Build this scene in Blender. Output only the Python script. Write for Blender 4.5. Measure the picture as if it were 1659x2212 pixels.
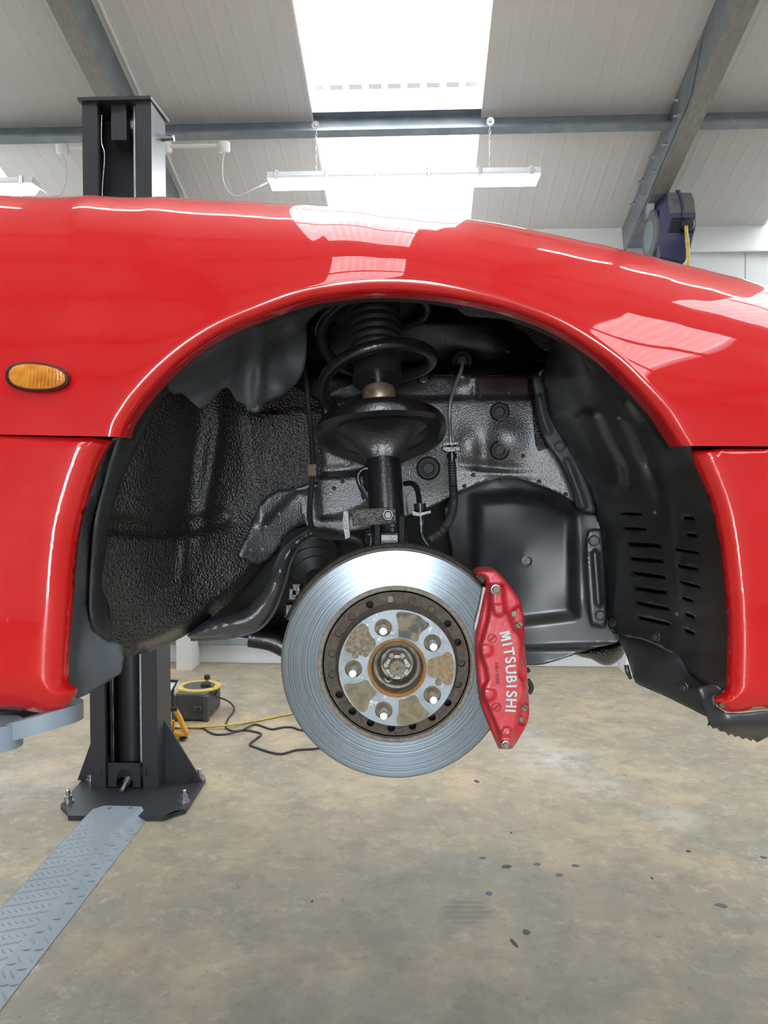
import bpy, bmesh, math, random
import numpy as np
from mathutils import Vector, Matrix
from mathutils.geometry import delaunay_2d_cdt

for o in list(bpy.data.objects):
    bpy.data.objects.remove(o, do_unlink=True)
scene = bpy.context.scene
COL = scene.collection
random.seed(7)
rng = np.random.default_rng(7)

# ------------------------------------------------------------------ camera
F = 1660.0                      # focal length in pixels of the 1659 x 2212 frame
CX, CY = 829.5, 1106.0
CAMZ = 1.31
PITCH = math.radians(-1.99)
cam_d = bpy.data.cameras.new('camera')
cam_d.sensor_fit = 'VERTICAL'
cam_d.sensor_height = 36.0
cam_d.lens = 36.0 * F / 2212.0
cam_d.clip_start = 0.02
cam = bpy.data.objects.new('camera', cam_d)
COL.objects.link(cam)
cam.location = (0, 0, CAMZ)
cam.rotation_euler = (math.pi / 2 + PITCH, 0, 0)
scene.camera = cam

# ------------------------------------------------------------------ world, exposure
SKY_EMIT = 4.9                  # rooflights glowing with daylight
LAMP_EMIT = 26.0                 # LED battens
DAYLIGHT = 42.0                  # overcast sky seen through the open doors
w = bpy.data.worlds.new('world')
scene.world = w
w.use_nodes = True
w.node_tree.nodes['Background'].inputs[0].default_value = (0.80, 0.91, 1.0, 1)
w.node_tree.nodes['Background'].inputs[1].default_value = DAYLIGHT
vs = scene.view_settings
vs.view_transform = 'Standard'
vs.look = 'None'
vs.gamma = 1.0
vs.exposure = 0.0
vs.use_curve_mapping = False

# ------------------------------------------------------------------ pixel <-> world measuring
_cp, _sp = math.cos(PITCH), math.sin(PITCH)
def ray(px, py):
    a = (px - CX) / F
    b = (CY - py) / F
    return Vector((a, _cp - b * _sp, _sp + b * _cp))
def U(px, py, Y):
    d = ray(px, py)
    return Vector((0, 0, CAMZ)) + d * (Y / d.y)
def Uarr(px, py, Y):
    a = (px - CX) / F; b = (CY - py) / F
    dy = _cp - b * _sp; dz = _sp + b * _cp
    t = Y / dy
    return np.stack([a * t, Y + 0 * a, CAMZ + dz * t], -1)
def proj(P):
    x, y, z = P[0], P[1], P[2] - CAMZ
    f = y * _cp + z * _sp
    u = -y * _sp + z * _cp
    return CX + F * x / f, CY - F * u / f
def UF(px, py, z=0.0):
    d = ray(px, py)
    return Vector((0, 0, CAMZ)) + d * ((z - CAMZ) / d.z)
YAW = math.radians(2.62)
_cy, _sy = math.cos(YAW), math.sin(YAW)
def B(u, v, z):                 # building coordinates -> world
    return Vector((u * _cy + v * _sy, -u * _sy + v * _cy, z))
def toB(P):
    return P.x * _cy - P.y * _sy, P.x * _sy + P.y * _cy, P.z
def UB(px, py, v):
    d = ray(px, py)
    t = v / (d.x * _sy + d.y * _cy)
    return Vector((0, 0, CAMZ)) + d * t
def m_at(Y): return Y / F       # metres per pixel at depth Y

# ------------------------------------------------------------------ materials
MATS = {}
def mat(name, col, rough=0.5, metal=0.0, col2=None, nscale=8.0, nlo=0.4, nhi=0.65, bump=0.0, bscale=60.0,
        coat=0.0, spec=0.5, emit=0.0, rough2=None, detail=4.0, stretch=None, bdist=0.002, spots=None, coat_rough=0.05, coat_ior=1.5):
    m = bpy.data.materials.new(name)
    m.use_nodes = True
    nt = m.node_tree
    b = nt.nodes['Principled BSDF']
    b.inputs['Base Color'].default_value = (*col, 1)
    b.inputs['Roughness'].default_value = rough
    b.inputs['Metallic'].default_value = metal
    b.inputs['Specular IOR Level'].default_value = spec
    b.inputs['Coat Weight'].default_value = coat
    b.inputs['Coat Roughness'].default_value = coat_rough
    b.inputs['Coat IOR'].default_value = coat_ior
    if emit:
        b.inputs['Emission Color'].default_value = (*col, 1)
        b.inputs['Emission Strength'].default_value = emit
    tc = nt.nodes.new('ShaderNodeTexCoord')
    src = tc.outputs['Object']
    if stretch:
        mp = nt.nodes.new('ShaderNodeMapping')
        mp.inputs['Scale'].default_value = stretch
        nt.links.new(src, mp.inputs['Vector'])
        src = mp.outputs['Vector']
    cur = None
    if col2 is not None or rough2 is not None:
        n = nt.nodes.new('ShaderNodeTexNoise')
        n.inputs['Scale'].default_value = nscale
        n.inputs['Detail'].default_value = detail
        n.inputs['Roughness'].default_value = 0.6
        nt.links.new(src, n.inputs['Vector'])
        mr = nt.nodes.new('ShaderNodeMapRange')
        mr.inputs['From Min'].default_value = nlo
        mr.inputs['From Max'].default_value = nhi
        nt.links.new(n.outputs['Fac'], mr.inputs['Value'])
        if col2 is not None:
            mx = nt.nodes.new('ShaderNodeMix')
            mx.data_type = 'RGBA'
            mx.inputs['A'].default_value = (*col, 1)
            mx.inputs['B'].default_value = (*col2, 1)
            nt.links.new(mr.outputs['Result'], mx.inputs['Factor'])
            cur = mx.outputs['Result']
        if rough2 is not None:
            mf = nt.nodes.new('ShaderNodeMapRange')
            mf.inputs['To Min'].default_value = rough
            mf.inputs['To Max'].default_value = rough2
            nt.links.new(mr.outputs['Result'], mf.inputs['Value'])
            nt.links.new(mf.outputs['Result'], b.inputs['Roughness'])
    if spots:
        scol, sscale, slo, shi = spots
        n = nt.nodes.new('ShaderNodeTexNoise')
        n.inputs['Scale'].default_value = sscale
        n.inputs['Detail'].default_value = 6
        n.inputs['Roughness'].default_value = 0.7
        nt.links.new(src, n.inputs['Vector'])
        mr = nt.nodes.new('ShaderNodeMapRange')
        mr.inputs['From Min'].default_value = slo
        mr.inputs['From Max'].default_value = shi
        nt.links.new(n.outputs['Fac'], mr.inputs['Value'])
        mx = nt.nodes.new('ShaderNodeMix')
        mx.data_type = 'RGBA'
        if cur is not None: nt.links.new(cur, mx.inputs['A'])
        else: mx.inputs['A'].default_value = (*col, 1)
        mx.inputs['B'].default_value = (*scol, 1)
        nt.links.new(mr.outputs['Result'], mx.inputs['Factor'])
        cur = mx.outputs['Result']
    if cur is not None:
        nt.links.new(cur, b.inputs['Base Color'])
    if bump:
        n = nt.nodes.new('ShaderNodeTexNoise')
        n.inputs['Scale'].default_value = bscale
        n.inputs['Detail'].default_value = 3
        nt.links.new(src, n.inputs['Vector'])
        bp = nt.nodes.new('ShaderNodeBump')
        bp.inputs['Strength'].default_value = bump
        bp.inputs['Distance'].default_value = bdist
        nt.links.new(n.outputs['Fac'], bp.inputs['Height'])
        nt.links.new(bp.outputs['Normal'], b.inputs['Normal'])
        if coat: nt.links.new(bp.outputs['Normal'], b.inputs['Coat Normal'])
    MATS[name] = m
    return m

mat('red_paint', (0.61, 0.005, 0.007), 0.45, 0, col2=(0.66, 0.018, 0.022), nscale=6, nlo=0.5, nhi=0.85, coat=1.0, coat_rough=0.03, spec=0.12, coat_ior=1.62)
mat('liner_plastic', (0.036, 0.043, 0.050), 0.45, 0, col2=(0.06, 0.069, 0.079), nscale=14, rough2=0.62, bump=0.25, bscale=300, bdist=0.0006)
mat('black_plastic', (0.016, 0.019, 0.0235), 0.33, 0, col2=(0.03, 0.035, 0.041), nscale=12, rough2=0.5, bump=0.15, bscale=250, bdist=0.0005, coat=0.7, coat_rough=0.32, coat_ior=1.65)
mat('grey_plastic', (0.085, 0.10, 0.115), 0.5, 0, col2=(0.11, 0.125, 0.14), nscale=20, bump=0.15, bscale=200, bdist=0.0005)
mat('underseal', (0.004, 0.0052, 0.0075), 0.25, 0, bump=1.0, bscale=250, bdist=0.005, spec=0.8, coat=1.0, coat_rough=0.24, coat_ior=1.7)
mat('black_paint', (0.020, 0.024, 0.029), 0.33, 0, bump=0.6, bscale=360, bdist=0.0018, spec=1.0, coat=1.0, coat_rough=0.36, coat_ior=1.9)
mat('tower_black', (0.0035, 0.0042, 0.0055), 0.42, 0, bump=0.3, bscale=160, bdist=0.002, spec=0.45)  # blacker copy of the inner wing paint, shadow under the wing put into the colour
mat('strut_paint', (0.008, 0.0095, 0.012), 0.28, 0, bump=0.35, bscale=200, bdist=0.0015, spec=0.7)
mat('rubber', (0.018, 0.020, 0.022), 0.55, 0, bump=0.1, bscale=200)
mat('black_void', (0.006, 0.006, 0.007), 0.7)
mat('chrome', (0.62, 0.64, 0.66), 0.22, 1.0)
mat('zinc', (0.55, 0.56, 0.58), 0.35, 1.0, col2=(0.35, 0.34, 0.32), nscale=60)
mat('brass_nut', (0.55, 0.43, 0.30), 0.4, 0.7, col2=(0.30, 0.22, 0.15), nscale=60)
mat('clip_brown', (0.11, 0.07, 0.045), 0.6, 0.0)
mat('rotor_rust', (0.085, 0.065, 0.052), 0.75, 0.2, col2=(0.13, 0.105, 0.085), nscale=160, bump=0.5, bscale=500, bdist=0.0008)
mat('rotor_edge', (0.26, 0.235, 0.20), 0.65, 0.3, col2=(0.16, 0.135, 0.11), nscale=200, bump=0.4, bscale=600, bdist=0.0005)
mat('hat_steel', (0.27, 0.30, 0.325), 0.48, 0.65, col2=(0.16, 0.17, 0.17), nscale=45, nlo=0.45, nhi=0.7, bump=0.25, bscale=300, bdist=0.0004,
    spots=((0.48, 0.52, 0.56), 90, 0.58, 0.68))
mat('rust_grey', (0.17, 0.14, 0.10), 0.7, 0.2, col2=(0.33, 0.28, 0.20), nscale=220, bump=0.6, bscale=500, bdist=0.0008)
mat('rust_brown', (0.24, 0.17, 0.09), 0.7, 0.2, col2=(0.36, 0.27, 0.17), nscale=150, bump=0.6, bscale=500, bdist=0.0008, spots=((0.42, 0.20, 0.04), 60, 0.58, 0.68))
mat('rust_dark', (0.085, 0.085, 0.085), 0.6, 0.2, col2=(0.24, 0.185, 0.12), nscale=70, nlo=0.45, nhi=0.6, bump=0.6, bscale=500, bdist=0.0008)
mat('rust_olive', (0.17, 0.15, 0.105), 0.65, 0.2, col2=(0.28, 0.22, 0.13), nscale=80, bump=0.5, bscale=400, bdist=0.0006, spots=((0.40, 0.24, 0.07), 50, 0.57, 0.68))
mat('rust_orange', (0.34, 0.15, 0.03), 0.7, 0.1, col2=(0.22, 0.13, 0.06), nscale=60, bump=0.4, bscale=400, bdist=0.0005)
mat('hub_metal', (0.30, 0.27, 0.22), 0.45, 0.6, col2=(0.17, 0.145, 0.11), nscale=80, bump=0.5, bscale=250, bdist=0.0008, spots=((0.6, 0.58, 0.52), 110, 0.58, 0.66))
mat('nut_steel', (0.36, 0.345, 0.32), 0.5, 0.7, col2=(0.24, 0.22, 0.19), nscale=100)
mat('stud_steel', (0.72, 0.72, 0.72), 0.3, 0.85)
mat('caliper_red', (0.56, 0.022, 0.035), 0.36, 0, col2=(0.60, 0.05, 0.065), nscale=40, bump=0.35, bscale=120, bdist=0.0012, coat=0.25, coat_rough=0.2)
mat('caliper_groove', (0.34, 0.012, 0.02), 0.5, 0)
mat('caliper_letter', (0.50, 0.56, 0.58), 0.5, 0, col2=(0.62, 0.67, 0.69), nscale=300)
mat('pad_metal', (0.42, 0.38, 0.35), 0.5, 0.4, col2=(0.55, 0.5, 0.47), nscale=80)
mat('old_bolt', (0.16, 0.145, 0.12), 0.5, 0.6, col2=(0.26, 0.23, 0.18), nscale=120)
mat('amber', (0.62, 0.20, 0.012), 0.15, 0, col2=(0.78, 0.33, 0.03), nscale=70, coat=0.8, bump=0.3, bscale=500, bdist=0.0008)
mat('ram_black', (0.010, 0.010, 0.012), 0.45)
mat('lift_black', (0.033, 0.035, 0.042), 0.38, 0, bump=0.08, bscale=300)
mat('lift_grey', (0.24, 0.30, 0.36), 0.38, 0, col2=(0.27, 0.33, 0.39), nscale=3, bump=0.05, bscale=200)
mat('plate_grey', (0.20, 0.245, 0.285), 0.34, 0, col2=(0.235, 0.28, 0.32), nscale=4)
mat('galv', (0.22, 0.255, 0.29), 0.42, 0.5, col2=(0.29, 0.315, 0.34), nscale=9, stretch=(1, 1, 1))
mat('galv_brown', (0.33, 0.33, 0.30), 0.5, 0.35, col2=(0.25, 0.245, 0.22), nscale=30, stretch=(3, 0.6, 0.6))
mat('galv_dark', (0.16, 0.20, 0.24), 0.42, 0.5)
mat('roof_white', (0.66, 0.645, 0.645), 0.45)
mat('wall_white', (0.74, 0.76, 0.77), 0.5)
mat('white_plastic', (0.78, 0.78, 0.77), 0.4)
mat('cable_white', (0.55, 0.55, 0.52), 0.5)
mat('skylight_pane', (0.95, 0.98, 1.0), 0.5, emit=SKY_EMIT)
mat('lap_white', (0.55, 0.56, 0.58), 0.5, emit=0.55)
mat('lamp_diffuser', (1.0, 0.99, 0.97), 0.4, emit=LAMP_EMIT)
mat('lamp_body', (0.62, 0.64, 0.66), 0.4)
mat('reel_blue', (0.013, 0.016, 0.075), 0.38, bump=0.15, bscale=150)
mat('reel_grey', (0.10, 0.10, 0.105), 0.5)
mat('reel_label', (0.10, 0.17, 0.24), 0.4, col2=(0.20, 0.22, 0.20), nscale=20)
mat('yellow_hose', (0.62, 0.43, 0.05), 0.45, col2=(0.40, 0.28, 0.04), nscale=60)
mat('yellow_plastic', (0.80, 0.40, 0.03), 0.4)
mat('rim_yellow', (0.60, 0.44, 0.06), 0.5, col2=(0.42, 0.33, 0.09), nscale=30)
mat('box_grey', (0.055, 0.058, 0.062), 0.5, col2=(0.08, 0.083, 0.087), nscale=10)
mat('cable_black', (0.035, 0.035, 0.038), 0.5)
mat('worklight_panel', (0.75, 0.80, 0.80), 0.3)
mat('fleck_blue', (0.06, 0.08, 0.14), 0.5)
mat('fleck_dark', (0.045, 0.045, 0.045), 0.6)
mat('yard', (0.5, 0.48, 0.44), 0.8, col2=(0.42, 0.4, 0.37), nscale=2)
mat('steel_rope', (0.42, 0.45, 0.48), 0.35, 0.7, bump=0.6, bscale=250)

def brushed_disc():
    m = bpy.data.materials.new('rotor_face')
    m.use_nodes = True
    nt = m.node_tree
    b = nt.nodes['Principled BSDF']
    b.inputs['Base Color'].default_value = (0.44, 0.47, 0.50, 1)
    b.inputs['Metallic'].default_value = 1.0
    b.inputs['Roughness'].default_value = 0.145
    b.inputs['Anisotropic'].default_value = 0.9
    b.inputs['Anisotropic Rotation'].default_value = 0.25
    tg = nt.nodes.new('ShaderNodeTangent')
    tg.direction_type = 'RADIAL'
    tg.axis = 'Y'
    nt.links.new(tg.outputs[0], b.inputs['Tangent'])
    # concentric fine grooves from radius
    tc = nt.nodes.new('ShaderNodeTexCoord')
    sep = nt.nodes.new('ShaderNodeSeparateXYZ')
    nt.links.new(tc.outputs['Object'], sep.inputs[0])
    cmb = nt.nodes.new('ShaderNodeCombineXYZ')
    nt.links.new(sep.outputs['X'], cmb.inputs['X'])
    nt.links.new(sep.outputs['Z'], cmb.inputs['Y'])
    ln = nt.nodes.new('ShaderNodeVectorMath'); ln.operation = 'LENGTH'
    nt.links.new(cmb.outputs[0], ln.inputs[0])
    n = nt.nodes.new('ShaderNodeTexNoise')
    n.noise_dimensions = '1D'
    n.inputs['Scale'].default_value = 420
    n.inputs['Detail'].default_value = 5
    nt.links.new(ln.outputs['Value'], n.inputs['W'])
    bp = nt.nodes.new('ShaderNodeBump')
    bp.inputs['Strength'].default_value = 0.22
    bp.inputs['Distance'].default_value = 0.0006
    nt.links.new(n.outputs['Fac'], bp.inputs['Height'])
    nt.links.new(bp.outputs['Normal'], b.inputs['Normal'])
    mx = nt.nodes.new('ShaderNodeMix'); mx.data_type = 'RGBA'
    mx.inputs['A'].default_value = (0.105, 0.125, 0.145, 1)
    mx.inputs['B'].default_value = (0.175, 0.20, 0.225, 1)
    nt.links.new(n.outputs['Fac'], mx.inputs['Factor'])
    nt.links.new(mx.outputs['Result'], b.inputs['Base Color'])
    MATS['rotor_face'] = m
brushed_disc()

def floor_material():
    m = bpy.data.materials.new('concrete')
    m.use_nodes = True
    nt = m.node_tree
    b = nt.nodes['Principled BSDF']
    tc = nt.nodes.new('ShaderNodeTexCoord')
    def noise(scale, lo, hi, detail=6, rough=0.6, w=0.0, dist=0.0):
        n = nt.nodes.new('ShaderNodeTexNoise')
        mp = nt.nodes.new('ShaderNodeMapping')
        mp.inputs['Location'].default_value = (w, w * 0.7, 0)
        nt.links.new(tc.outputs['Object'], mp.inputs['Vector'])
        nt.links.new(mp.outputs[0], n.inputs['Vector'])
        n.inputs['Scale'].default_value = scale
        n.inputs['Detail'].default_value = detail
        n.inputs['Roughness'].default_value = rough
        n.inputs['Distortion'].default_value = dist
        r = nt.nodes.new('ShaderNodeMapRange')
        r.inputs['From Min'].default_value = lo
        r.inputs['From Max'].default_value = hi
        nt.links.new(n.outputs['Fac'], r.inputs['Value'])
        return r.outputs['Result']
    def mix(a, bcol, fac, amt=1.0):
        x = nt.nodes.new('ShaderNodeMix'); x.data_type = 'RGBA'
        if isinstance(a, tuple): x.inputs['A'].default_value = (*a, 1)
        else: nt.links.new(a, x.inputs['A'])
        x.inputs['B'].default_value = (*bcol, 1)
        mm = nt.nodes.new('ShaderNodeMath'); mm.operation = 'MULTIPLY'
        nt.links.new(fac, mm.inputs[0]); mm.inputs[1].default_value = amt
        nt.links.new(mm.outputs[0], x.inputs['Factor'])
        return x.outputs['Result']
    c = mix((0.37, 0.305, 0.215), (0.255, 0.23, 0.175), noise(1.1, 0.38, 0.62))
    c = mix(c, (0.46, 0.36, 0.235), noise(2.3, 0.50, 0.66, w=3), 0.8)
    c = mix(c, (0.17, 0.16, 0.13), noise(7, 0.48, 0.68, w=9, detail=9, rough=0.78), 0.75)
    c = mix(c, (0.46, 0.41, 0.32), noise(14, 0.52, 0.64, w=5, detail=10, rough=0.85), 0.85)
    c = mix(c, (0.12, 0.11, 0.095), noise(26, 0.57, 0.66, w=2, detail=8, rough=0.8), 0.75)
    # floor darkened towards the camera: weaker light there painted in, with greyish grime
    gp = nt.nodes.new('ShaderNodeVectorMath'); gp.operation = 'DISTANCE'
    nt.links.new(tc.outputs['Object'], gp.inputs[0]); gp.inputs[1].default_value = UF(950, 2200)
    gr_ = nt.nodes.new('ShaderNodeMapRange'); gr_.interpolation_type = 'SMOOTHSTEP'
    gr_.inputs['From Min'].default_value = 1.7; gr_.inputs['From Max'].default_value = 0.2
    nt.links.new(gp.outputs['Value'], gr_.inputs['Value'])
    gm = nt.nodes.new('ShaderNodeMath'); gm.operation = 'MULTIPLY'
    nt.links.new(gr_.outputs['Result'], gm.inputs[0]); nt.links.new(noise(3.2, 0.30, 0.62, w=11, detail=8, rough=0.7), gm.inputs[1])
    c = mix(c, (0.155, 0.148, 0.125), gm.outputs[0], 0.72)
    # splashes of pale paint, at a few places
    for (px, py, r, w) in ((1190, 1640, 0.34, 1.0), (1290, 1700, 0.2, 0.8), (1120, 1590, 0.3, 0.6), (1460, 1770, 0.17, 0.8), (60, 1690, 0.5, 0.4)):
        P = UF(px, py)
        mp = nt.nodes.new('ShaderNodeVectorMath'); mp.operation = 'DISTANCE'
        nt.links.new(tc.outputs['Object'], mp.inputs[0]); mp.inputs[1].default_value = P
        r1 = nt.nodes.new('ShaderNodeMapRange')
        r1.inputs['From Min'].default_value = r; r1.inputs['From Max'].default_value = 0.0
        r1.interpolation_type = 'SMOOTHSTEP'
        nt.links.new(mp.outputs['Value'], r1.inputs['Value'])
        ad = nt.nodes.new('ShaderNodeMath'); ad.operation = 'MULTIPLY'
        nt.links.new(r1.outputs['Result'], ad.inputs[0]); nt.links.new(noise(9, 0.40, 0.60, w=px * .01, detail=8, rough=0.75), ad.inputs[1])
        c = mix(c, (0.50, 0.51, 0.50), ad.outputs[0], 0.8 * w)
    # dark tyre mark: a barred oval patch
    P = UF(1008, 1968)
    sub = nt.nodes.new('ShaderNodeVectorMath'); sub.operation = 'SUBTRACT'
    nt.links.new(tc.outputs['Object'], sub.inputs[0]); sub.inputs[1].default_value = P
    ln = nt.nodes.new('ShaderNodeVectorMath'); ln.operation = 'LENGTH'
    nt.links.new(sub.outputs[0], ln.inputs[0])
    r1 = nt.nodes.new('ShaderNodeMapRange')
    r1.inputs['From Min'].default_value = 0.085; r1.inputs['From Max'].default_value = 0.06
    nt.links.new(ln.outputs['Value'], r1.inputs['Value'])
    sp = nt.nodes.new('ShaderNodeSeparateXYZ'); nt.links.new(sub.outputs[0], sp.inputs[0])
    wv = nt.nodes.new('ShaderNodeMath'); wv.operation = 'MULTIPLY'
    nt.links.new(sp.outputs['Y'], wv.inputs[0]); wv.inputs[1].default_value = 220
    sn = nt.nodes.new('ShaderNodeMath'); sn.operation = 'SINE'; nt.links.new(wv.outputs[0], sn.inputs[0])
    r2 = nt.nodes.new('ShaderNodeMapRange')
    r2.inputs['From Min'].default_value = 0.85; r2.inputs['From Max'].default_value = 0.45
    nt.links.new(sn.outputs[0], r2.inputs['Value'])
    ml = nt.nodes.new('ShaderNodeMath'); ml.operation = 'MULTIPLY'
    nt.links.new(r1.outputs['Result'], ml.inputs[0]); nt.links.new(r2.outputs['Result'], ml.inputs[1])
    c = mix(c, (0.14, 0.13, 0.11), ml.outputs[0], 0.6)
    nt.links.new(c, b.inputs['Base Color'])
    rr = noise(5, 0.3, 0.7, w=8)
    rm = nt.nodes.new('ShaderNodeMapRange'); rm.inputs['To Min'].default_value = 0.45; rm.inputs['To Max'].default_value = 0.7
    nt.links.new(rr, rm.inputs['Value']); nt.links.new(rm.outputs['Result'], b.inputs['Roughness'])
    n = nt.nodes.new('ShaderNodeTexNoise'); n.inputs['Scale'].default_value = 60; n.inputs['Detail'].default_value = 6
    nt.links.new(tc.outputs['Object'], n.inputs['Vector'])
    bp = nt.nodes.new('ShaderNodeBump'); bp.inputs['Strength'].default_value = 0.25; bp.inputs['Distance'].default_value = 0.003
    nt.links.new(n.outputs['Fac'], bp.inputs['Height']); nt.links.new(bp.outputs['Normal'], b.inputs['Normal'])
    MATS['concrete'] = m
floor_material()

# ------------------------------------------------------------------ object helpers
def tag(o, label=None, cat=None, group=None, kind=None):
    if label: o['label'] = label
    if cat: o['category'] = cat
    if group: o['group'] = group
    if kind: o['kind'] = kind
    return o
def thing(name, loc, label, cat, group=None, kind=None):
    o = bpy.data.objects.new(name, None)
    o.empty_display_size = 0.1
    COL.objects.link(o)
    o.location = loc
    return tag(o, label, cat, group, kind)
def root_loc(p):
    v = Vector((0, 0, 0))
    while p is not None:
        v += p.location
        p = p.parent
    return v
def mk(name, verts, faces, m, parent=None, smooth=False, flip=False, sharp=None):
    used = sorted({int(i) for f in faces for i in f})
    if len(used) < len(verts):
        rm = {u: k for k, u in enumerate(used)}
        verts = [verts[u] for u in used]; faces = [tuple(rm[int(i)] for i in f) for f in faces]
    me = bpy.data.meshes.new(name)
    if flip: faces = [tuple(reversed(f)) for f in faces]
    me.from_pydata([tuple(v) for v in verts], [], [tuple(int(i) for i in f) for f in faces])
    me.validate()
    me.materials.append(MATS[m] if isinstance(m, str) else m)
    if smooth:
        me.shade_smooth()
        if sharp: me.set_sharp_from_angle(angle=math.radians(sharp))
    me.update()
    o = bpy.data.objects.new(name, me)
    COL.objects.link(o)
    if parent is not None:
        o.parent = parent
        o.location = -root_loc(parent)
    return o
def from_bm(name, bm, m, parent=None, smooth=False, sharp=None):
    bmesh.ops.recalc_face_normals(bm, faces=bm.faces[:])
    me = bpy.data.meshes.new(name)
    bm.to_mesh(me); bm.free()
    me.materials.append(MATS[m])
    if smooth:
        me.shade_smooth()
        if sharp: me.set_sharp_from_angle(angle=math.radians(sharp))
    o = bpy.data.objects.new(name, me)
    COL.objects.link(o)
    if parent is not None:
        o.parent = parent
        o.location = -root_loc(parent)
    return o
def frame_for(axis):
    a = Vector(axis).normalized()
    h = Vector((0, 0, 1)) if abs(a.z) < 0.9 else Vector((1, 0, 0))
    e1 = h.cross(a).normalized()
    return e1, a.cross(e1).normalized(), a
def lathe(name, prof, origin, axis, m, parent=None, seg=40, smooth=True, sharp=35, caps=True, a0=0.0, a1=2 * math.pi):
    """prof: list of (distance along axis, radius)"""
    e1, e2, a = frame_for(axis)
    O = Vector(origin)
    full = abs(a1 - a0 - 2 * math.pi) < 1e-6
    n = seg if full else seg + 1
    vs, fs = [], []
    for (s, r) in prof:
        for k in range(n):
            t = a0 + (a1 - a0) * k / seg
            vs.append(O + a * s + e1 * (r * math.cos(t)) + e2 * (r * math.sin(t)))
    for i in range(len(prof) - 1):
        for k in range(seg):
            k2 = (k + 1) % n
            fs.append((i * n + k, i * n + k2, (i + 1) * n + k2, (i + 1) * n + k))
    if caps and full:
        if prof[0][1] > 1e-6: fs.append(tuple(reversed(range(n))))
        if prof[-1][1] > 1e-6: fs.append(tuple(range((len(prof) - 1) * n, len(prof) * n)))
    bm = bmesh.new()
    bv = [bm.verts.new(v) for v in vs]
    for f in fs:
        try: bm.faces.new([bv[i] for i in f])
        except ValueError: pass
    bmesh.ops.remove_doubles(bm, verts=bm.verts[:], dist=1e-6)
    return from_bm(name, bm, m, parent, smooth, sharp)
def cr(pts, n=6, closed=False):
    P = [np.array(p, float) for p in pts]
    N = len(P)
    out = []
    rngi = range(N) if closed else range(N - 1)
    for i in rngi:
        p1, p2 = P[i], P[(i + 1) % N]
        p0 = P[i - 1] if (closed or i > 0) else 2 * p1 - p2
        p3 = P[(i + 2) % N] if (closed or i + 2 < N) else 2 * p2 - p1
        # centripetal-ish safe tangents
        for k in range(n):
            t = k / n
            out.append(0.5 * ((2 * p1) + (p2 - p0) * t + (2 * p0 - 5 * p1 + 4 * p2 - p3) * t * t + (3 * p1 - p0 - 3 * p2 + p3) * t ** 3))
    if not closed: out.append(P[-1])
    return out
def tube(name, pts, r, m, parent=None, seg=10, n=6, rib=None, smooth=True, raw=False):
    Q = [Vector(p) for p in (pts if raw else cr([tuple(p) for p in pts], n))]
    vs, fs = [], []
    prev = None
    L = 0.0
    for i, p in enumerate(Q):
        d = (Q[min(i + 1, len(Q) - 1)] - Q[max(i - 1, 0)]).normalized()
        if prev is None:
            e1, e2, _ = frame_for(d)
        else:
            e1 = (prev - d * prev.dot(d)).normalized(); e2 = d.cross(e1)
        prev = e1
        if i: L += (Q[i] - Q[i - 1]).length
        rr = r(i / (len(Q) - 1)) if callable(r) else r
        if rib: rr = rr * (1 + rib[1] * (1 if (L / rib[0]) % 1.0 < 0.5 else 0))
        for k in range(seg):
            t = 2 * math.pi * k / seg
            vs.append(p + e1 * (rr * math.cos(t)) + e2 * (rr * math.sin(t)))
    for i in range(len(Q) - 1):
        for k in range(seg):
            k2 = (k + 1) % seg
            fs.append((i * seg + k, i * seg + k2, (i + 1) * seg + k2, (i + 1) * seg + k))
    fs.append(tuple(reversed(range(seg)))); fs.append(tuple(range((len(Q) - 1) * seg, len(Q) * seg)))
    return mk(name, vs, fs, m, parent, smooth, sharp=50)
def boxB(name, u0, u1, v0, v1, z0, z1, m, parent=None, bevel=0.0):
    bm = bmesh.new()
    P = [bm.verts.new(B(u, v, z)) for z in (z0, z1) for (u, v) in ((u0, v0), (u1, v0), (u1, v1), (u0, v1))]
    for f in ((0, 3, 2, 1), (4, 5, 6, 7), (0, 1, 5, 4), (1, 2, 6, 5), (2, 3, 7, 6), (3, 0, 4, 7)):
        bm.faces.new([P[i] for i in f])
    if bevel:
        bmesh.ops.bevel(bm, geom=bm.edges[:], offset=bevel, segments=2, affect='EDGES', profile=0.5)
    return from_bm(name, bm, m, parent)
def prism(name, pts, off, m, parent=None, bevel=0.0, seg=2, smooth=False):
    """closed polygon of 3-D points extruded by vector off"""
    bm = bmesh.new()
    a = [bm.verts.new(p) for p in pts]
    b = [bm.verts.new(Vector(p) + Vector(off)) for p in pts]
    n = len(a)
    f0 = bm.faces.new(a)
    bm.faces.new(list(reversed(b)))
    for i in range(n):
        bm.faces.new((a[i], b[i], b[(i + 1) % n], a[(i + 1) % n]))
    if bevel:
        bmesh.ops.bevel(bm, geom=[e for e in f0.edges], offset=bevel, segments=seg, affect='EDGES', profile=0.5)
    bmesh.ops.triangulate(bm, faces=[f for f in bm.faces if len(f.verts) > 4])
    return from_bm(name, bm, m, parent, smooth, 30)

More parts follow.
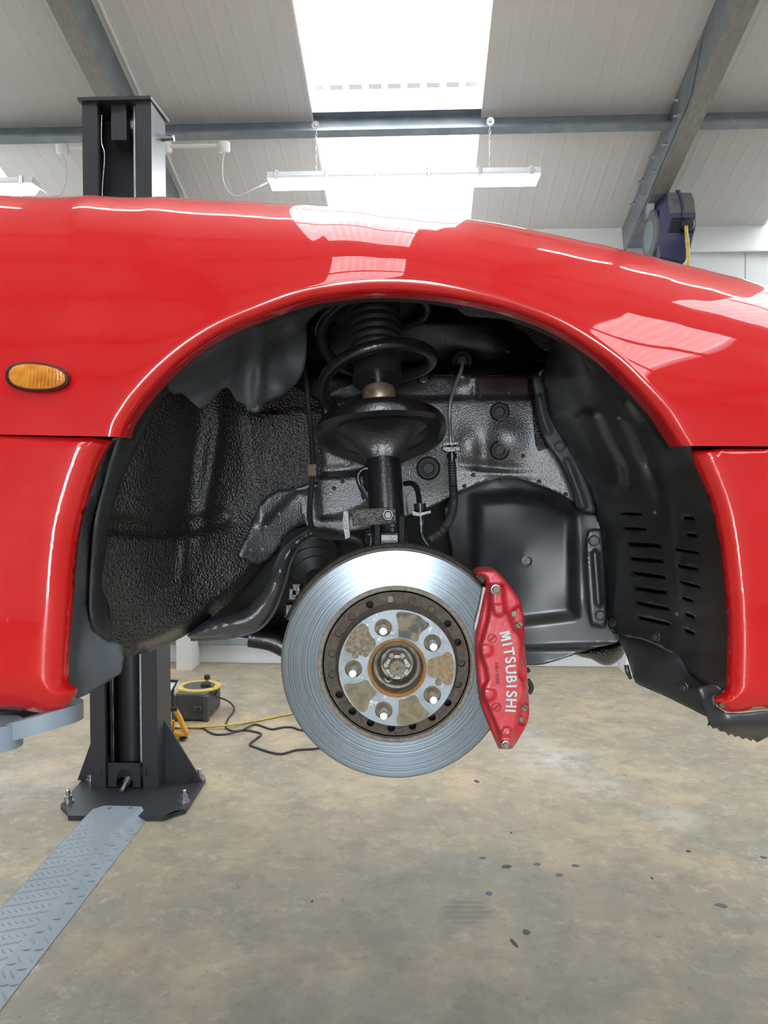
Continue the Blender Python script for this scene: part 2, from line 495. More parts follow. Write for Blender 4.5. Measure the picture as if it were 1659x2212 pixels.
# ---- numpy 2-D helpers in the pixel frame
def seg_dist(px, py, poly, closed=True):
    P = np.array(poly, float)
    A = P; Bp = np.roll(P, -1, 0)
    if not closed: A, Bp = P[:-1], P[1:]
    best = np.full(px.shape, 1e9)
    for (ax, ay), (bx, by) in zip(A, Bp):
        dx, dy = bx - ax, by - ay
        l2 = dx * dx + dy * dy + 1e-12
        t = np.clip(((px - ax) * dx + (py - ay) * dy) / l2, 0, 1)
        best = np.minimum(best, np.hypot(px - ax - t * dx, py - ay - t * dy))
    return best
def inside(px, py, poly):
    r = np.zeros(px.shape, bool)
    P = poly; n = len(P)
    for i in range(n):
        x1, y1 = P[i][0], P[i][1]; x2, y2 = P[(i + 1) % n][0], P[(i + 1) % n][1]
        c = ((y1 > py) != (y2 > py)) & (px < (x2 - x1) * (py - y1) / ((y2 - y1) if y2 != y1 else 1e-9) + x1)
        r ^= c
    return r
def sstep(x, a, b):
    t = np.clip((x - a) / (b - a), 0, 1)
    return t * t * (3 - 2 * t)
def rbf(ctrl):
    C = np.array(ctrl, float)
    X = C[:, :2] / 300.0
    def K(A, Bq):
        d = np.sqrt(((A[:, None, :] - Bq[None, :, :]) ** 2).sum(-1))
        return d
    n = len(C)
    M = np.zeros((n + 3, n + 3))
    M[:n, :n] = K(X, X)
    M[:n, n] = 1; M[:n, n + 1:] = X
    M[n:, :n] = M[:n, n:].T
    sol = np.linalg.solve(M + np.eye(n + 3) * 1e-9, np.concatenate([C[:, 2], [0, 0, 0]]))
    def f(px, py):
        Q = np.stack([px, py], -1) / 300.0
        return K(Q, X) @ sol[:n] + sol[n] + Q @ sol[n + 1:]
    return f
def gauss(px, py, cx, cy, rx, ry, h, rot=0.0):
    c, s = math.cos(rot), math.sin(rot)
    dx, dy = px - cx, py - cy
    return h * np.exp(-((dx * c + dy * s) / rx) ** 2 - ((-dx * s + dy * c) / ry) ** 2)
def pill(px, py, pts, wd, h, soft=4.0):
    d = seg_dist(px, py, pts, closed=False)
    return h * (1 - sstep(d, wd - soft, wd + soft))
def polyraise(px, py, poly, h, soft=5.0):
    d = seg_dist(px, py, poly)
    d = np.where(inside(px, py, poly), d, -d)
    return h * sstep(d, -soft, soft)

def relief(name, outline, depth, m, parent=None, step=12, holes=(), thick=0.003, n=3, rings=(4, 9), extra=None, sharp=None, skirt=None):
    """sheet panel: outline in photo pixels, depth(px,py,d)->Y gives the distance of every point; real thickness added"""
    out = [tuple(p) for p in (cr(outline, n, True) if n > 1 else outline)]
    coords = [Vector(p) for p in out]
    edges = [(i, (i + 1) % len(out)) for i in range(len(out))]
    for h in holes:
        s0 = len(coords)
        coords += [Vector(p) for p in h]
        edges += [(s0 + i, s0 + (i + 1) % len(h)) for i in range(len(h))]
    xs = [p[0] for p in out]; ys = [p[1] for p in out]
    gx, gy = np.meshgrid(np.arange(min(xs), max(xs), step), np.arange(min(ys), max(ys), step * 0.87))
    gx = gx + (np.arange(gx.shape[0]) % 2)[:, None] * step * 0.5
    cand = [(gx.ravel(), gy.ravel(), step * 0.45)]
    P = np.array(out, float)
    T = np.roll(P, -1, 0) - np.roll(P, 1, 0)
    T /= np.linalg.norm(T, axis=1)[:, None] + 1e-9
    N = np.stack([-T[:, 1], T[:, 0]], -1)
    area = 0.5 * np.sum(P[:, 0] * np.roll(P[:, 1], -1) - np.roll(P[:, 0], -1) * P[:, 1])
    if area < 0: N = -N
    for r in rings:
        q = P + N * r
        cand.append((q[:, 0], q[:, 1], r * 0.8))
    if extra is not None:
        e = np.array(extra, float); cand.append((e[:, 0], e[:, 1], 1.0))
    for (x, y, dmin) in cand:
        ok = inside(x, y, out)
        d = seg_dist(x, y, out)
        ok &= d > dmin
        for h in holes:
            ok &= ~inside(x, y, h)
            ok &= seg_dist(x, y, h) > 1.5
        coords += [Vector((a, b)) for a, b in zip(x[ok], y[ok])]
    res = delaunay_2d_cdt(coords, edges, [], 0, 1e-4)
    V = np.array([tuple(v) for v in res[0]])
    Fc = [f for f in res[2] if len(f) >= 3]
    cen = np.array([V[list(f)].mean(0) for f in Fc])
    keep = inside(cen[:, 0], cen[:, 1], out)
    for h in holes: keep &= ~inside(cen[:, 0], cen[:, 1], h)
    Fc = [f for f, k in zip(Fc, keep) if k]
    px, py = V[:, 0], V[:, 1]
    d = seg_dist(px, py, out)
    W = Uarr(px, py, depth(px, py, d))
    o = mk(name, W, [tuple(reversed(f)) for f in Fc], m, parent, True, sharp=sharp)
    # make sure the faces look outwards (towards -Y)
    s = sum(p.normal.y * p.area for p in o.data.polygons)
    if s > 0: o.data.flip_normals()
    if skirt is not None:
        # walls running straight back from the rim, closed by a back face
        bm = bmesh.new(); bm.from_mesh(o.data)
        be = [e for e in bm.edges if e.is_boundary]
        r = bmesh.ops.extrude_edge_only(bm, edges=be)
        nv = [g for g in r['geom'] if isinstance(g, bmesh.types.BMVert)]
        for v in nv: v.co.y = skirt
        bmesh.ops.holes_fill(bm, edges=[e for e in bm.edges if e.is_boundary], sides=0)
        bmesh.ops.triangulate(bm, faces=[f for f in bm.faces if len(f.verts) > 4])
        bmesh.ops.recalc_face_normals(bm, faces=bm.faces[:])
        bm.to_mesh(o.data); bm.free()
        o.data.shade_smooth(); o.data.set_sharp_from_angle(angle=math.radians(sharp or 50))
    elif thick:
        md = o.modifiers.new('thickness', 'SOLIDIFY')
        md.thickness = thick; md.offset = -1
    return o
def const(Y):
    return lambda px, py, d: np.full(px.shape, Y)
def rounded(Y, rpx, rm):
    def f(px, py, d):
        q = np.clip(1 - d / rpx, 0, 1)
        return Y + rm * (1 - np.sqrt(np.clip(1 - q * q, 0, 1)))
    return f
def disc_px(name, px, py, Y, prof, m, parent=None, seg=32, axis=None):
    """lathe whose axis points at the viewer side (-Y); prof in (metres towards -Y, radius px)"""
    k = m_at(Y)
    return lathe(name, [(s, r * k) for s, r in prof], U(px, py, Y), axis or (0, -1, 0), m, parent, seg)
def text_mesh(name, s, size, m, parent, M4, extrude=0.0005, bold=0.0):
    c = bpy.data.curves.new(name, 'FONT')
    c.body = s; c.size = size; c.extrude = extrude; c.offset = bold
    c.align_x = 'CENTER'; c.align_y = 'CENTER'
    tmp = bpy.data.objects.new(name, c)
    COL.objects.link(tmp)
    dg = bpy.context.evaluated_depsgraph_get()
    dg.update()
    me = bpy.data.meshes.new_from_object(tmp.evaluated_get(dg))
    bpy.data.objects.remove(tmp, do_unlink=True)
    me.transform(M4)
    me.materials.clear(); me.materials.append(MATS[m])
    o = bpy.data.objects.new(name, me)
    COL.objects.link(o)
    if parent is not None:
        o.parent = parent; o.location = -root_loc(parent)
    return o

# ================================================================== THE BUILDING
VW, ZE, TAN = 5.6, 3.15, 0.313           # wall distance, eaves height, roof slope
HALF = 7.7
def zr(v): return ZE + (VW - abs(v)) * TAN
RAFT = [-1.61 + 3.04 * k for k in (-2, -1, 0, 1, 2, 3)]
SKYU = [-0.14 + 3.04 * k for k in (-1, 0, 1)]
SKW = 0.99
def quadB(pts): return [B(*p) for p in pts]

bm = bmesh.new()
nx, ny = 32, 24
g = [[bm.verts.new(B(-HALF + 2 * HALF * i / nx, -VW + 2 * VW * j / ny, 0)) for i in range(nx + 1)] for j in range(ny + 1)]
for j in range(ny):
    for i in range(nx):
        bm.faces.new((g[j][i], g[j][i + 1], g[j + 1][i + 1], g[j + 1][i]))
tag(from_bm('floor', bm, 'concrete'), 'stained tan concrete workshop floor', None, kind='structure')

def clad_wall(name, a, bb, ztop, label, gable=False, n_out=1, openings=()):
    """vertical cladding planks on a wall line a->bb (building u,v); each plank a part"""
    root = thing(name, B((a[0] + bb[0]) / 2, (a[1] + bb[1]) / 2, 0), label, None, kind='structure')
    L = math.hypot(bb[0] - a[0], bb[1] - a[1])
    du, dv = (bb[0] - a[0]) / L, (bb[1] - a[1]) / L
    nu, nv = -dv * n_out, du * n_out
    k = 0; wd = 0.5
    while k * wd < L - 1e-6:
        s0, s1 = k * wd, min(L, (k + 1) * wd)
        p = []
        for s, dpt in ((s0, 0.012), (s0 + 0.006, 0.0), (s1 - 0.006, 0.0), (s1, 0.012)):
            u, v = a[0] + du * s + nu * dpt, a[1] + dv * s + nv * dpt
            p.append((u, v, zr(a[1] + dv * s) if gable else ztop))
        zb = 0.0
        for (o0, o1, zt) in openings:
            if s0 > o0 - .01 and s1 < o1 + .01: zb = zt
        vs = [B(u, v, zb) for u, v, z in p] + [B(u, v, z) for u, v, z in p]
        vs += [B(u + nu * .05, v + nv * .05, zb) for u, v, z in p] + [B(u + nu * .05, v + nv * .05, z) for u, v, z in p]
        fs = [(i, i + 1, i + 5, i + 4) for i in range(3)] + [(8 + i, 8 + i + 4, 8 + i + 5, 8 + i + 1) for i in range(3)]
        fs += [(0, 4, 12, 8), (3, 11, 15, 7)] + [(4 + i, 5 + i, 13 + i, 12 + i) for i in range(3)]
        mk('cladding_plank', vs, fs, 'wall_white', root)
        k += 1
    return root
clad_wall('wall_back', (-HALF, VW), (HALF, VW), ZE, 'white clad back wall of the workshop')
clad_wall('wall_front', (-HALF, -VW), (HALF, -VW), ZE, 'white clad wall facing the back wall, with an open doorway', n_out=-1, openings=((7.5, 8.5, 2.05),))
for di, (ua_, ub__, zt_) in enumerate(((-.2, .8, 2.05),)):
    fr_ = thing('door_%d' % (di + 1), B((ua_ + ub__) / 2, -VW, 0), 'white framed doorway standing open to the yard', None, kind='structure')
    boxB('door_frame', ua_ - .04, ua_ + .01, -VW - .06, -VW + .03, 0, zt_ + .04, 'wall_white', fr_)
    boxB('door_frame', ub__ - .01, ub__ + .04, -VW - .06, -VW + .03, 0, zt_ + .04, 'wall_white', fr_)
    boxB('door_head', ua_ - .04, ub__ + .04, -VW - .06, -VW + .03, zt_ - .01, zt_ + .05, 'wall_white', fr_)
    pl_ = bpy.data.lights.new('door_portal', 'AREA'); pl_.shape = 'RECTANGLE'; pl_.size = ub__ - ua_; pl_.size_y = zt_; pl_.cycles.is_portal = True
    po_ = bpy.data.objects.new('door_portal', pl_); COL.objects.link(po_)
    po_.location = B((ua_ + ub__) / 2, -VW - .02, zt_ / 2); po_.rotation_euler = (math.pi / 2, 0, -YAW)
boxp = prism('floor_yard', [B(-20, -VW - .06, -.01), B(20, -VW - .06, -.01), B(20, -30, -.01), B(-20, -30, -.01)], (0, 0, -.05), 'yard')
tag(boxp, 'pale concrete yard outside the doors', kind='structure')
clad_wall('wall_left', (-HALF, -VW), (-HALF, VW), ZE, 'white clad gable wall on the left', gable=True)
clad_wall('wall_right', (HALF, -VW), (HALF, VW), ZE, 'white clad gable wall on the right', gable=True, n_out=-1)
o = boxB('trim_1', -HALF, HALF, VW - 0.03, VW, ZE - 0.19, ZE - 0.002, 'wall_white', bevel=0.004)
tag(o, 'white flashing board along the eaves of the back wall', kind='structure')
o = boxB('trim_2', -HALF, HALF, VW - 0.045, VW, ZE - 0.20, ZE - 0.185, 'wall_white')
tag(o, 'thin white drip edge under the eaves board', kind='structure')
o = boxB('baseboard_back', -HALF, HALF, VW - 0.03, VW, 0.0, 0.14, 'wall_white', bevel=0.004)
tag(o, 'white kick board along the back wall', kind='structure')
o = boxB('trim_3', -HALF, HALF, VW - 0.10, VW, 0.145, 0.20, 'galv', bevel=0.006)
tag(o, 'grey horizontal sheeting rail low on the back wall', kind='structure')

# roof sheets
ceil = thing('ceiling', B(0, 0, zr(0)), 'pitched white sheeted roof with fine ribs', None, kind='structure')
sheets = []
edges_u = []
prev = -HALF
for s in SKYU:
    edges_u.append((prev, s - SKW / 2)); prev = s + SKW / 2
edges_u.append((prev, HALF))
for (ua, ub) in edges_u:
    n = max(1, round((ub - ua) / 1.0))
    for k in range(n):
        sheets.append((ua + (ub - ua) * k / n, ua + (ub - ua) * (k + 1) / n))
for side in (1, -1):
    for (ua, ub) in (sheets if side > 0 else sheets + [(SKYU[0] - SKW / 2, SKYU[0] + SKW / 2)]):
        n = max(1, round((ub - ua) / 0.1))
        us = []
        for k in range(n):
            p0 = ua + (ub - ua) * k / n; wd = (ub - ua) / n
            us += [(p0, 0.0), (p0 + wd - 0.010, 0.0), (p0 + wd - 0.0075, -0.0014), (p0 + wd - 0.0025, -0.0014)]
        us.append((ub, 0.0))
        vs = [B(u, 0, zr(0) + dz) for u, dz in us] + [B(u, side * VW, zr(VW) + dz) for u, dz in us]
        nn = len(us)
        fs = [(i, i + 1, nn + i + 1, nn + i) for i in range(nn - 1)]
        oo = mk('roof_sheet', vs, fs, 'roof_white', ceil)
        md = oo.modifiers.new('thickness', 'SOLIDIFY'); md.thickness = 0.03; md.offset = 1 if side < 0 else -1
# rooflights
wi = 0
for side in (1, -1):
    for u in SKYU:
        if side < 0 and u < -1: continue
        wi += 1
        nm = 'window_%d' % wi
        vtop = 0.55
        root = thing(nm, B(u, side * VW, ZE), 'glowing translucent rooflight strip in the %s roof slope' % ('back' if side > 0 else 'front'), None, kind='structure')
        ua, ub = u - SKW / 2, u + SKW / 2
        RISE = 0.09
        vj = 4.44
        for (va, vb, dz) in ((vj - 0.06, VW, RISE), (vtop, vj, RISE - 0.018)):
            # corrugated translucent pane
            us = []
            N = 9
            for k in range(N):
                wd = (ub - ua) / N
                us += [(ua + wd * (k + .12), 0.0), (ua + wd * (k + .80), 0.0), (ua + wd * (k + .88), 0.012), (ua + wd * (k + .98), 0.012)]
            us = [(ua, 0.0)] + us + [(ub, 0.0)]
            vs = [B(a, side * va, zr(va) + dz + d) for a, d in us] + [B(a, side * vb, zr(vb) + dz + d) for a, d in us]
            nn = len(us)
            mk('pane', vs, [(i, i + 1, nn + i + 1, nn + i) for i in range(nn - 1)], 'skylight_pane', root)
        for k in range(9):      # darker line where the two sheets lap
            wd = (ub - ua) / 9
            a_, b2 = ua + wd * (k + .12), ua + wd * (k + .80)
            prism('lap_joint', [B(a_, side * (vj + .012), zr(vj + .012) + RISE - .034), B(b2, side * (vj + .012), zr(vj + .012) + RISE - .034), B(b2, side * (vj - .022), zr(vj - .022) + RISE - .034), B(a_, side * (vj - .022), zr(vj - .022) + RISE - .034)], (0, 0, .004), 'lap_white', root)
        for (e, sg) in ((ua, -1), (ub, 1)):
            pts = [B(e, side * vtop, zr(vtop)), B(e, side * VW, ZE), B(e, side * VW, ZE + RISE + .03), B(e, side * vtop, zr(vtop) + RISE + .03)]
            prism('jamb', pts, B(0.012 * sg, 0, 0), 'wall_white', root)
        pts = [B(ua, side * vtop, zr(vtop) - .002), B(ub, side * vtop, zr(vtop) - .002), B(ub, 0, zr(0) - .002), B(ua, 0, zr(0) - .002)]
        prism('head_sheet', pts, (0, 0, 0.14), 'roof_white', root)
# purlins (C section hung under the sheets)
def purlin(name, vc, label, side=1):
    ca, sa = math.cos(math.atan(TAN)), math.sin(math.atan(TAN))
    z0 = zr(vc) - 0.004
    prof = [(0.055, 0.0), (0.055, -0.014), (0.052, -0.014), (0.052, -0.003), (0.0, -0.003), (0.0, -0.137), (0.052, -0.137), (0.052, -0.124), (0.055, -0.124), (0.055, -0.14), (-0.003, -0.14), (-0.003, 0.0)]
    def P(u, a, b):   # a along slope towards the ridge, b normal to sheet
        v = vc - a * ca + b * sa; z = z0 + a * sa + b * ca
        return B(u, side * v, z)
    pts = [P(-HALF + .02, a, b) for a, b in prof]
    o = prism(name, pts, B(2 * HALF - .04, 0, 0), 'galv')
    return tag(o, label, kind='structure')
purlin('trim_4', 4.57, 'galvanised steel purlin crossing under the rooflight, behind the lamp')
for i, vc in enumerate((3.1, 1.7, 0.5)):
    purlin('trim_%d' % (5 + i), vc, 'galvanised steel purlin higher up the back roof slope')
for i, vc in enumerate((0.5, 1.7, 3.1, 4.57)):
    purlin('trim_%d' % (8 + i), vc, 'galvanised steel purlin under the front roof slope', -1)

# portal rafters: C section, web towards the bay in view
def rafter(idx, u, flip):
    ca, sa = math.cos(math.atan(TAN)), math.sin(math.atan(TAN))
    s = -1 if flip else 1
    names = {1: 'galvanised steel rafter running up the roof on the right, beside the blue hose reel', 0: 'galvanised steel rafter running up the roof behind the lift column'}
    for side in (1, -1):
        def P(uu, v, b):
            return B(uu, side * (v + b * sa), zr(v) + b * ca)
        W_, D_, t = 0.105, 0.25, 0.004
        prof = [(0, -0.006), (W_, -0.006), (W_, -0.03), (W_ - t, -0.03), (W_ - t, -0.006 - t), (t, -0.006 - t), (t, -D_ + t), (W_ - t, -D_ + t), (W_ - t, -D_ + 0.03), (W_, -D_ + 0.03), (W_, -D_), (0, -D_)]
        vend = 5.18
        a = [P(u + s * x, 0.03, b) for x, b in prof]
        e = [P(u + s * x, vend, b) for x, b in prof]
        n = len(a)
        fs = [(i, (i + 1) % n, n + (i + 1) % n, n + i) for i in range(n)]
        bm_ = bmesh.new()
        vv = [bm_.verts.new(p) for p in a + e]
        for f in fs: bm_.faces.new([vv[i] for i in f])
        bm_.faces.new(vv[:n]); bm_.faces.new(list(reversed(vv[n:])))
        lab = names[u > 0] if (side > 0 and abs(u) < 2) else 'galvanised steel roof rafter out of the way of the lamp'
        o = from_bm('trim_%d' % idx, bm_, 'galv')
        tag(o, lab, kind='structure')
        if side > 0 and abs(u) < 2:
            # brown-tinged underside strip of the flange
            q = [P(u + s * 0.002, 0.03, -D_ - .0008), P(u + s * (W_ - .001), 0.03, -D_ - .0008), P(u + s * (W_ - .001), vend, -D_ - .0008), P(u + s * 0.002, vend, -D_ - .0008)]
            prism('flange_underside', q, (0, 0, 0.0006), 'galv_brown', o)
        if side > 0 and u > 0 and abs(u) < 2:
            # knee bracket with bolts
            K = [P(u - .008, 4.05, -.05), P(u - .008, 5.56, -.05), P(u - .008, 5.56, -.25), P(u - .008, 4.25, -.22)]
            prism('knee_plate', K, B(0.006, 0, 0), 'galv', o)
            kb = [P(u + .0, 4.95, -.252), P(u + .1, 4.95, -.252), P(u + .1, 5.5, -.252), P(u + .0, 5.5, -.252)]
            prism('knee_flange', kb, (0, 0, 0.004), 'galv', o)
            for i in range(5):
                for b_ in (-.085, -.19):
                    c = P(u - .008, 4.42 + 0.21 * i, b_)
                    lathe('bolt', [(0, .017), (.004, .017), (.004, .012), (.013, .012), (.013, .006), (.032, .006)], c, B(-1, 0, 0), 'zinc', o, 8)
        idx += 1
    return idx
ti = 12
for k, u in enumerate(RAFT):
    ti = rafter(ti, u, u < 0)
# knee haunch + columns at the back wall
for u in (RAFT[2], RAFT[3]):
    s = -1 if u < 0 else 1
    pts = [B(u, 5.34, 0), B(u + s * .11, 5.34, 0), B(u + s * .11, VW - .001, 0.0), B(u, VW - .001, 0.0)]
    o = prism('trim_%d' % ti, pts, (0, 0, 2.86), 'wall_white', bevel=0)
    ti += 1
    tag(o, 'white boxed steel column at the back wall, %s' % ('behind the lift column' if u < 0 else 'behind the car front'), kind='structure')
# diagonal roof brace, far left
a, b_ = UB(-40, 5, 4.0), UB(150, 112, 4.3)
d = (b_ - a)
e = Vector((0, 0, 1)).cross(d).normalized() * .002
o = prism('trim_%d' % ti, [a + Vector((0, 0, .02)), b_ + Vector((0, 0, .02)), b_ - Vector((0, 0, .02)), a - Vector((0, 0, .02))], e, 'galv_brown')
ti += 1
tag(o, 'flat galvanised diagonal brace under the roof at far left', kind='structure')

# conduit along the left rafter
uc = RAFT[2] + 0.035
pts = [B(uc, v, zr(v) - 0.030) for v in (1.0, 2.0, 3.0, 4.0, 5.0, 5.4)]
tag(tube('conduit_pipe', pts, 0.011, 'white_plastic', n=2), 'white conduit pipe running down beside the rafter behind the lift column', 'conduit')

# ------------------------------------------------------------------ lamps
def batten(px0, px1, py, vd, label, nclips, at=None):
    if at is None:
        a, b_ = UB(px0, py, vd), UB(px1, py, vd)
        ua, va, za = toB(a); ub_, vb, zb = toB(b_)
        z = (za + zb) / 2
    else:
        ua, ub_, z = at
    root = thing('batten_lamp', B((ua + ub_) / 2, vd, z), label, 'lamp', 'LED battens hung under the roof' if at is None else 'high LED battens')
    Wd = 0.05
    prof = [(-Wd, 0.005), (-Wd + .008, .030), (Wd - .008, .030), (Wd, 0.005), (Wd, -0.008), (-Wd, -0.008)]
    pts = [B(ua, vd + x, z + zz) for x, zz in prof]
    prism('body', pts, B(ub_ - ua, 0, 0), 'lamp_body', root)
    pr2 = [(-Wd + .004, -.008), (Wd - .004, -.008), (Wd - .012, -.040), (Wd - .03, -.052), (-Wd + .03, -.052), (-Wd + .012, -.040)]
    bm = bmesh.new()
    A = [bm.verts.new(B(ua + .004, vd + x, z + zz)) for x, zz in pr2[:2]] + [bm.verts.new(B(ua + .02, vd + x, z + zz)) for x, zz in pr2[2:]]
    Bv = [bm.verts.new(B(ub_ - .004, vd + x, z + zz)) for x, zz in pr2[:2]] + [bm.verts.new(B(ub_ - .02, vd + x, z + zz)) for x, zz in pr2[2:]]
    bm.faces.new(A); bm.faces.new(list(reversed(Bv)))
    for i in range(6): bm.faces.new((A[i], Bv[i], Bv[(i + 1) % 6], A[(i + 1) % 6]))
    from_bm('diffuser', bm, 'lamp_diffuser', root)
    for k in range(nclips):
        u = ua + (ub_ - ua) * (0.035 + 0.93 * k / (nclips - 1))
        for sg in (-1, 1):
            vv = vd + sg * (Wd + .003)
            boxB('clip', u - .011, u + .011, vv - .004, vv + .004, z - .016, z + .034, 'zinc', root, bevel=.002)
    return root, ua, ub_, z
LV = 4.40
root, ua, ub_, zl = batten(580, 1166, 384, LV, 'long white LED batten lamp hanging below the rooflight on two chains', 6)
for k_ in range(-2, 3):  # row out of view, added to give thin highlights on the wing
    batten(0, 0, 0, 1.9, 'LED batten lamp in the higher row, above the top of the picture', 3, at=(-1.9 + 3.04 * k_, -.34 + 3.04 * k_, zr(1.9) - .16))
# chain, hooks
def chain(px, name_label):
    zt = zr(4.57) - 0.15
    u, _, _ = toB(UB(px, 370, LV))
    root = thing('lamp_chain', B(u, LV, zl + .03), name_label, 'chain', 'chains of the batten lamp')
    N = 9
    lathe('hook_plate', [(0, .022), (.004, .022), (.004, .008), (.01, .004)], B(u, LV - .02, zt + .015), B(0, -1, -.3), 'zinc', root, 20)
    z1 = zt + .01
    for k in range(N):
        zc = zl + .04 + (z1 - zl - .04) * (k + .5) / N
        h = (z1 - zl - .04) / N * .68
        e = (1, 0) if k % 2 else (0, 1)
        pts = []
        for q in range(13):
            t = 2 * math.pi * q / 12
            pts.append(B(u + e[0] * .005 * math.cos(t), LV + e[1] * .005 * math.cos(t), zc + h * math.sin(t)))
        tube('link', pts, .0016, 'zinc', root, 6, raw=True)
    boxB('bracket', u - .02, u + .02, LV - .02, LV + .02, zl + .028, zl + .036, 'zinc', root)
chain(683, 'thin chain holding the left end of the batten lamp')
chain(1058, 'thin chain holding the right end of the batten lamp')
batten(-560, 78, 405, LV, 'LED batten lamp at the far left edge, half hidden by the red car', 6)

def junction(px, py, vd, label, cable_px, v2):
    c = UB(px, py, vd)
    root = thing('junction_box', c, label, 'junction box', 'round white junction boxes')
    lathe('cup', [(-.028, .020), (-.030, .028), (-.022, .034), (.018, .036), (.026, .033), (.03, .02)], c, (0, -.25, 1), 'white_plastic', root, 24)
    pts = [c + Vector((0, 0, -.03))] + [UB(x, y, v2) for x, y in cable_px]
    tube('flex_cable', pts, .0045, 'cable_white', root, 8)
junction(484, 317, 4.42, 'white round junction box right of the lift column, cable drooping to the lamp', [(480, 360), (483, 395), (497, 418), (515, 424), (545, 410), (578, 394)], 4.40)
junction(135, 323, 4.42, 'white round junction box left of the lift column with a drooping cable', [(142, 355), (143, 385), (132, 418), (112, 422), (95, 412), (78, 402)], 4.40)
junction(358, 318, 4.44, 'white conduit box peeking out at the right side of the lift column', [(357, 328), (356, 334), (354, 340)], 4.44)
tag(tube('conduit_pipe', [UB(366, 316, 4.43), UB(420, 315, 4.43), UB(470, 314, 4.43)], .011, 'white_plastic', n=2), 'short white conduit between the two boxes right of the lift column', 'conduit')
tag(tube('conduit_pipe', [UB(150, 319, 4.43), UB(165, 319, 4.43), UB(230, 318, 4.43)], .011, 'white_plastic', n=2), 'short white conduit entering behind the lift column from the left', 'conduit')

# ================================================================== TWO-POST LIFT (far column)
PV = 3.165                                   # distance of the column's front
cb = UB(197, 1735, PV); cbr = UB(342, 1735, PV)
lu0 = toB(cb)[0]; lu1 = toB(cbr)[0]
LT = 2.87                                    # column height
ld = 0.175
ft = 0.064                                   # front flange width
lift = thing('lift_column', B((lu0 + lu1) / 2, PV + .1, 0), 'tall black two-post lift column behind the red car, bolted to the floor', 'car lift')
t = .007
prof = [(lu0, PV), (lu0 + ft, PV), (lu0 + ft, PV + .022), (lu0 + ft - t, PV + .022), (lu0 + ft - t, PV + t), (lu0 + t, PV + t), (lu0 + t, PV + ld - t),
        (lu1 - t, PV + ld - t), (lu1 - t, PV + t), (lu1 - ft + t, PV + t), (lu1 - ft + t, PV + .022), (lu1 - ft, PV + .022), (lu1 - ft, PV), (lu1, PV), (lu1, PV + ld), (lu0, PV + ld)]
prism('column', [B(u, v, 0.018) for u, v in prof], (0, 0, LT), 'lift_black', lift, bevel=0)
prism('top_plate', [B(u, v, LT + .018) for u, v in ((lu0 - .012, PV - .015), (lu1 + .004, PV - .015), (lu1 + .012, PV + ld + .02), (lu0 - .012, PV + ld + .02))], (0, 0, .014), 'lift_black', lift)
um = (lu0 + lu1) / 2
boxB('top_stop', um - .032, um + .032, PV + .02, PV + .11, LT - .13, LT + .018, 'lift_black', lift, bevel=.004)
pul = lathe('top_pulley', [(-.012, .05), (-.006, .044), (.006, .044), (.012, .05)], B(lu1 - ft - .028, PV + .09, LT - .05), B(1, 0, 0), 'zinc', lift, 28)
tube('wire_rope', [B(lu1 - ft - .022, PV + .045, .12), B(lu1 - ft - .022, PV + .045, 1.4), B(lu1 - ft - .022, PV + .045, LT - .06), B(lu1 - ft - .024, PV + .06, LT - .02), B(lu1 - ft - .026, PV + .09, LT - .003)], .0075, 'steel_rope', lift, 8, 3)
tube('release_cable', [B(lu0 + ft + .012, PV + .03, 1.5), B(lu0 + ft + .014, PV + .03, 2.3), B(lu0 + ft + .004, PV + .03, 2.52), B(lu0 + ft + .016, PV + .03, 2.68), B(lu0 + ft + .004, PV + .03, 2.74), B(lu0 + ft + .006, PV + .03, 2.85)], .0028, 'zinc', lift, 6)
lathe('pin', [(0, .013), (.05, .013)], B(lu1 - .002, PV + ld - .03, LT - .07), B(1, 0, 0), 'chrome', lift, 14)
# hydraulic ram and inner guide strips
lathe('ram', [(0, .062), (1.6, .062)], B(um + .002, PV + .10, .10), (0, 0, 1), 'ram_black', lift, 28)
boxB('guide_strip', lu0 + ft + .012, lu0 + ft + .020, PV + .03, PV + .15, .05, 2.4, 'ram_black', lift)
boxB('guide_strip', lu1 - ft - .022, lu1 - ft - .012, PV + .06, PV + .15, .05, 2.4, 'ram_black', lift)
tube('lift_chain', [B(um - .066, PV + .04, .10), B(um - .066, PV + .04, .8), B(um - .066, PV + .04, 1.6)], .006, 'steel_rope', lift, 8, 12, rib=(.016, .35))
# base plate (notched front)
bp_px = [(131, 1738), (145, 1752), (147, 1762), (354, 1763), (376, 1752), (400, 1748), (408, 1738), (444, 1681), (436, 1668), (192, 1668), (184, 1676)]
bpz = .02
prism('base_plate', [UF(x, y, bpz) for x, y in bp_px], (0, 0, -bpz + .001), 'lift_black', lift)
def anchor(px, py, parent):
    c = UF(px, py, bpz)
    r = lathe('anchor_bolt', [(0, .024), (.004, .024), (.004, .019), (.010, .019), (.010, .0155), (.026, .0155), (.026, .009), (.048, .009), (.050, .006)], c, (0, 0, 1), 'zinc', parent, 12)
for (x, y) in ((147, 1732), (398, 1732), (431, 1684), (196, 1684)): anchor(x, y, lift)
# gusset on the right side
g0 = B(lu1, PV + .10, bpz)
prism('gusset', [B(lu1, PV + .09, bpz), B(lu1 + .165, PV + .09, bpz), B(lu1, PV + .09, .29)], B(0, .01, 0), 'lift_black', lift)
prism('gusset', [B(lu0, PV + .09, bpz), B(lu0 - .10, PV + .09, bpz), B(lu0, PV + .09, .29)], B(0, .01, 0), 'lift_black', lift)
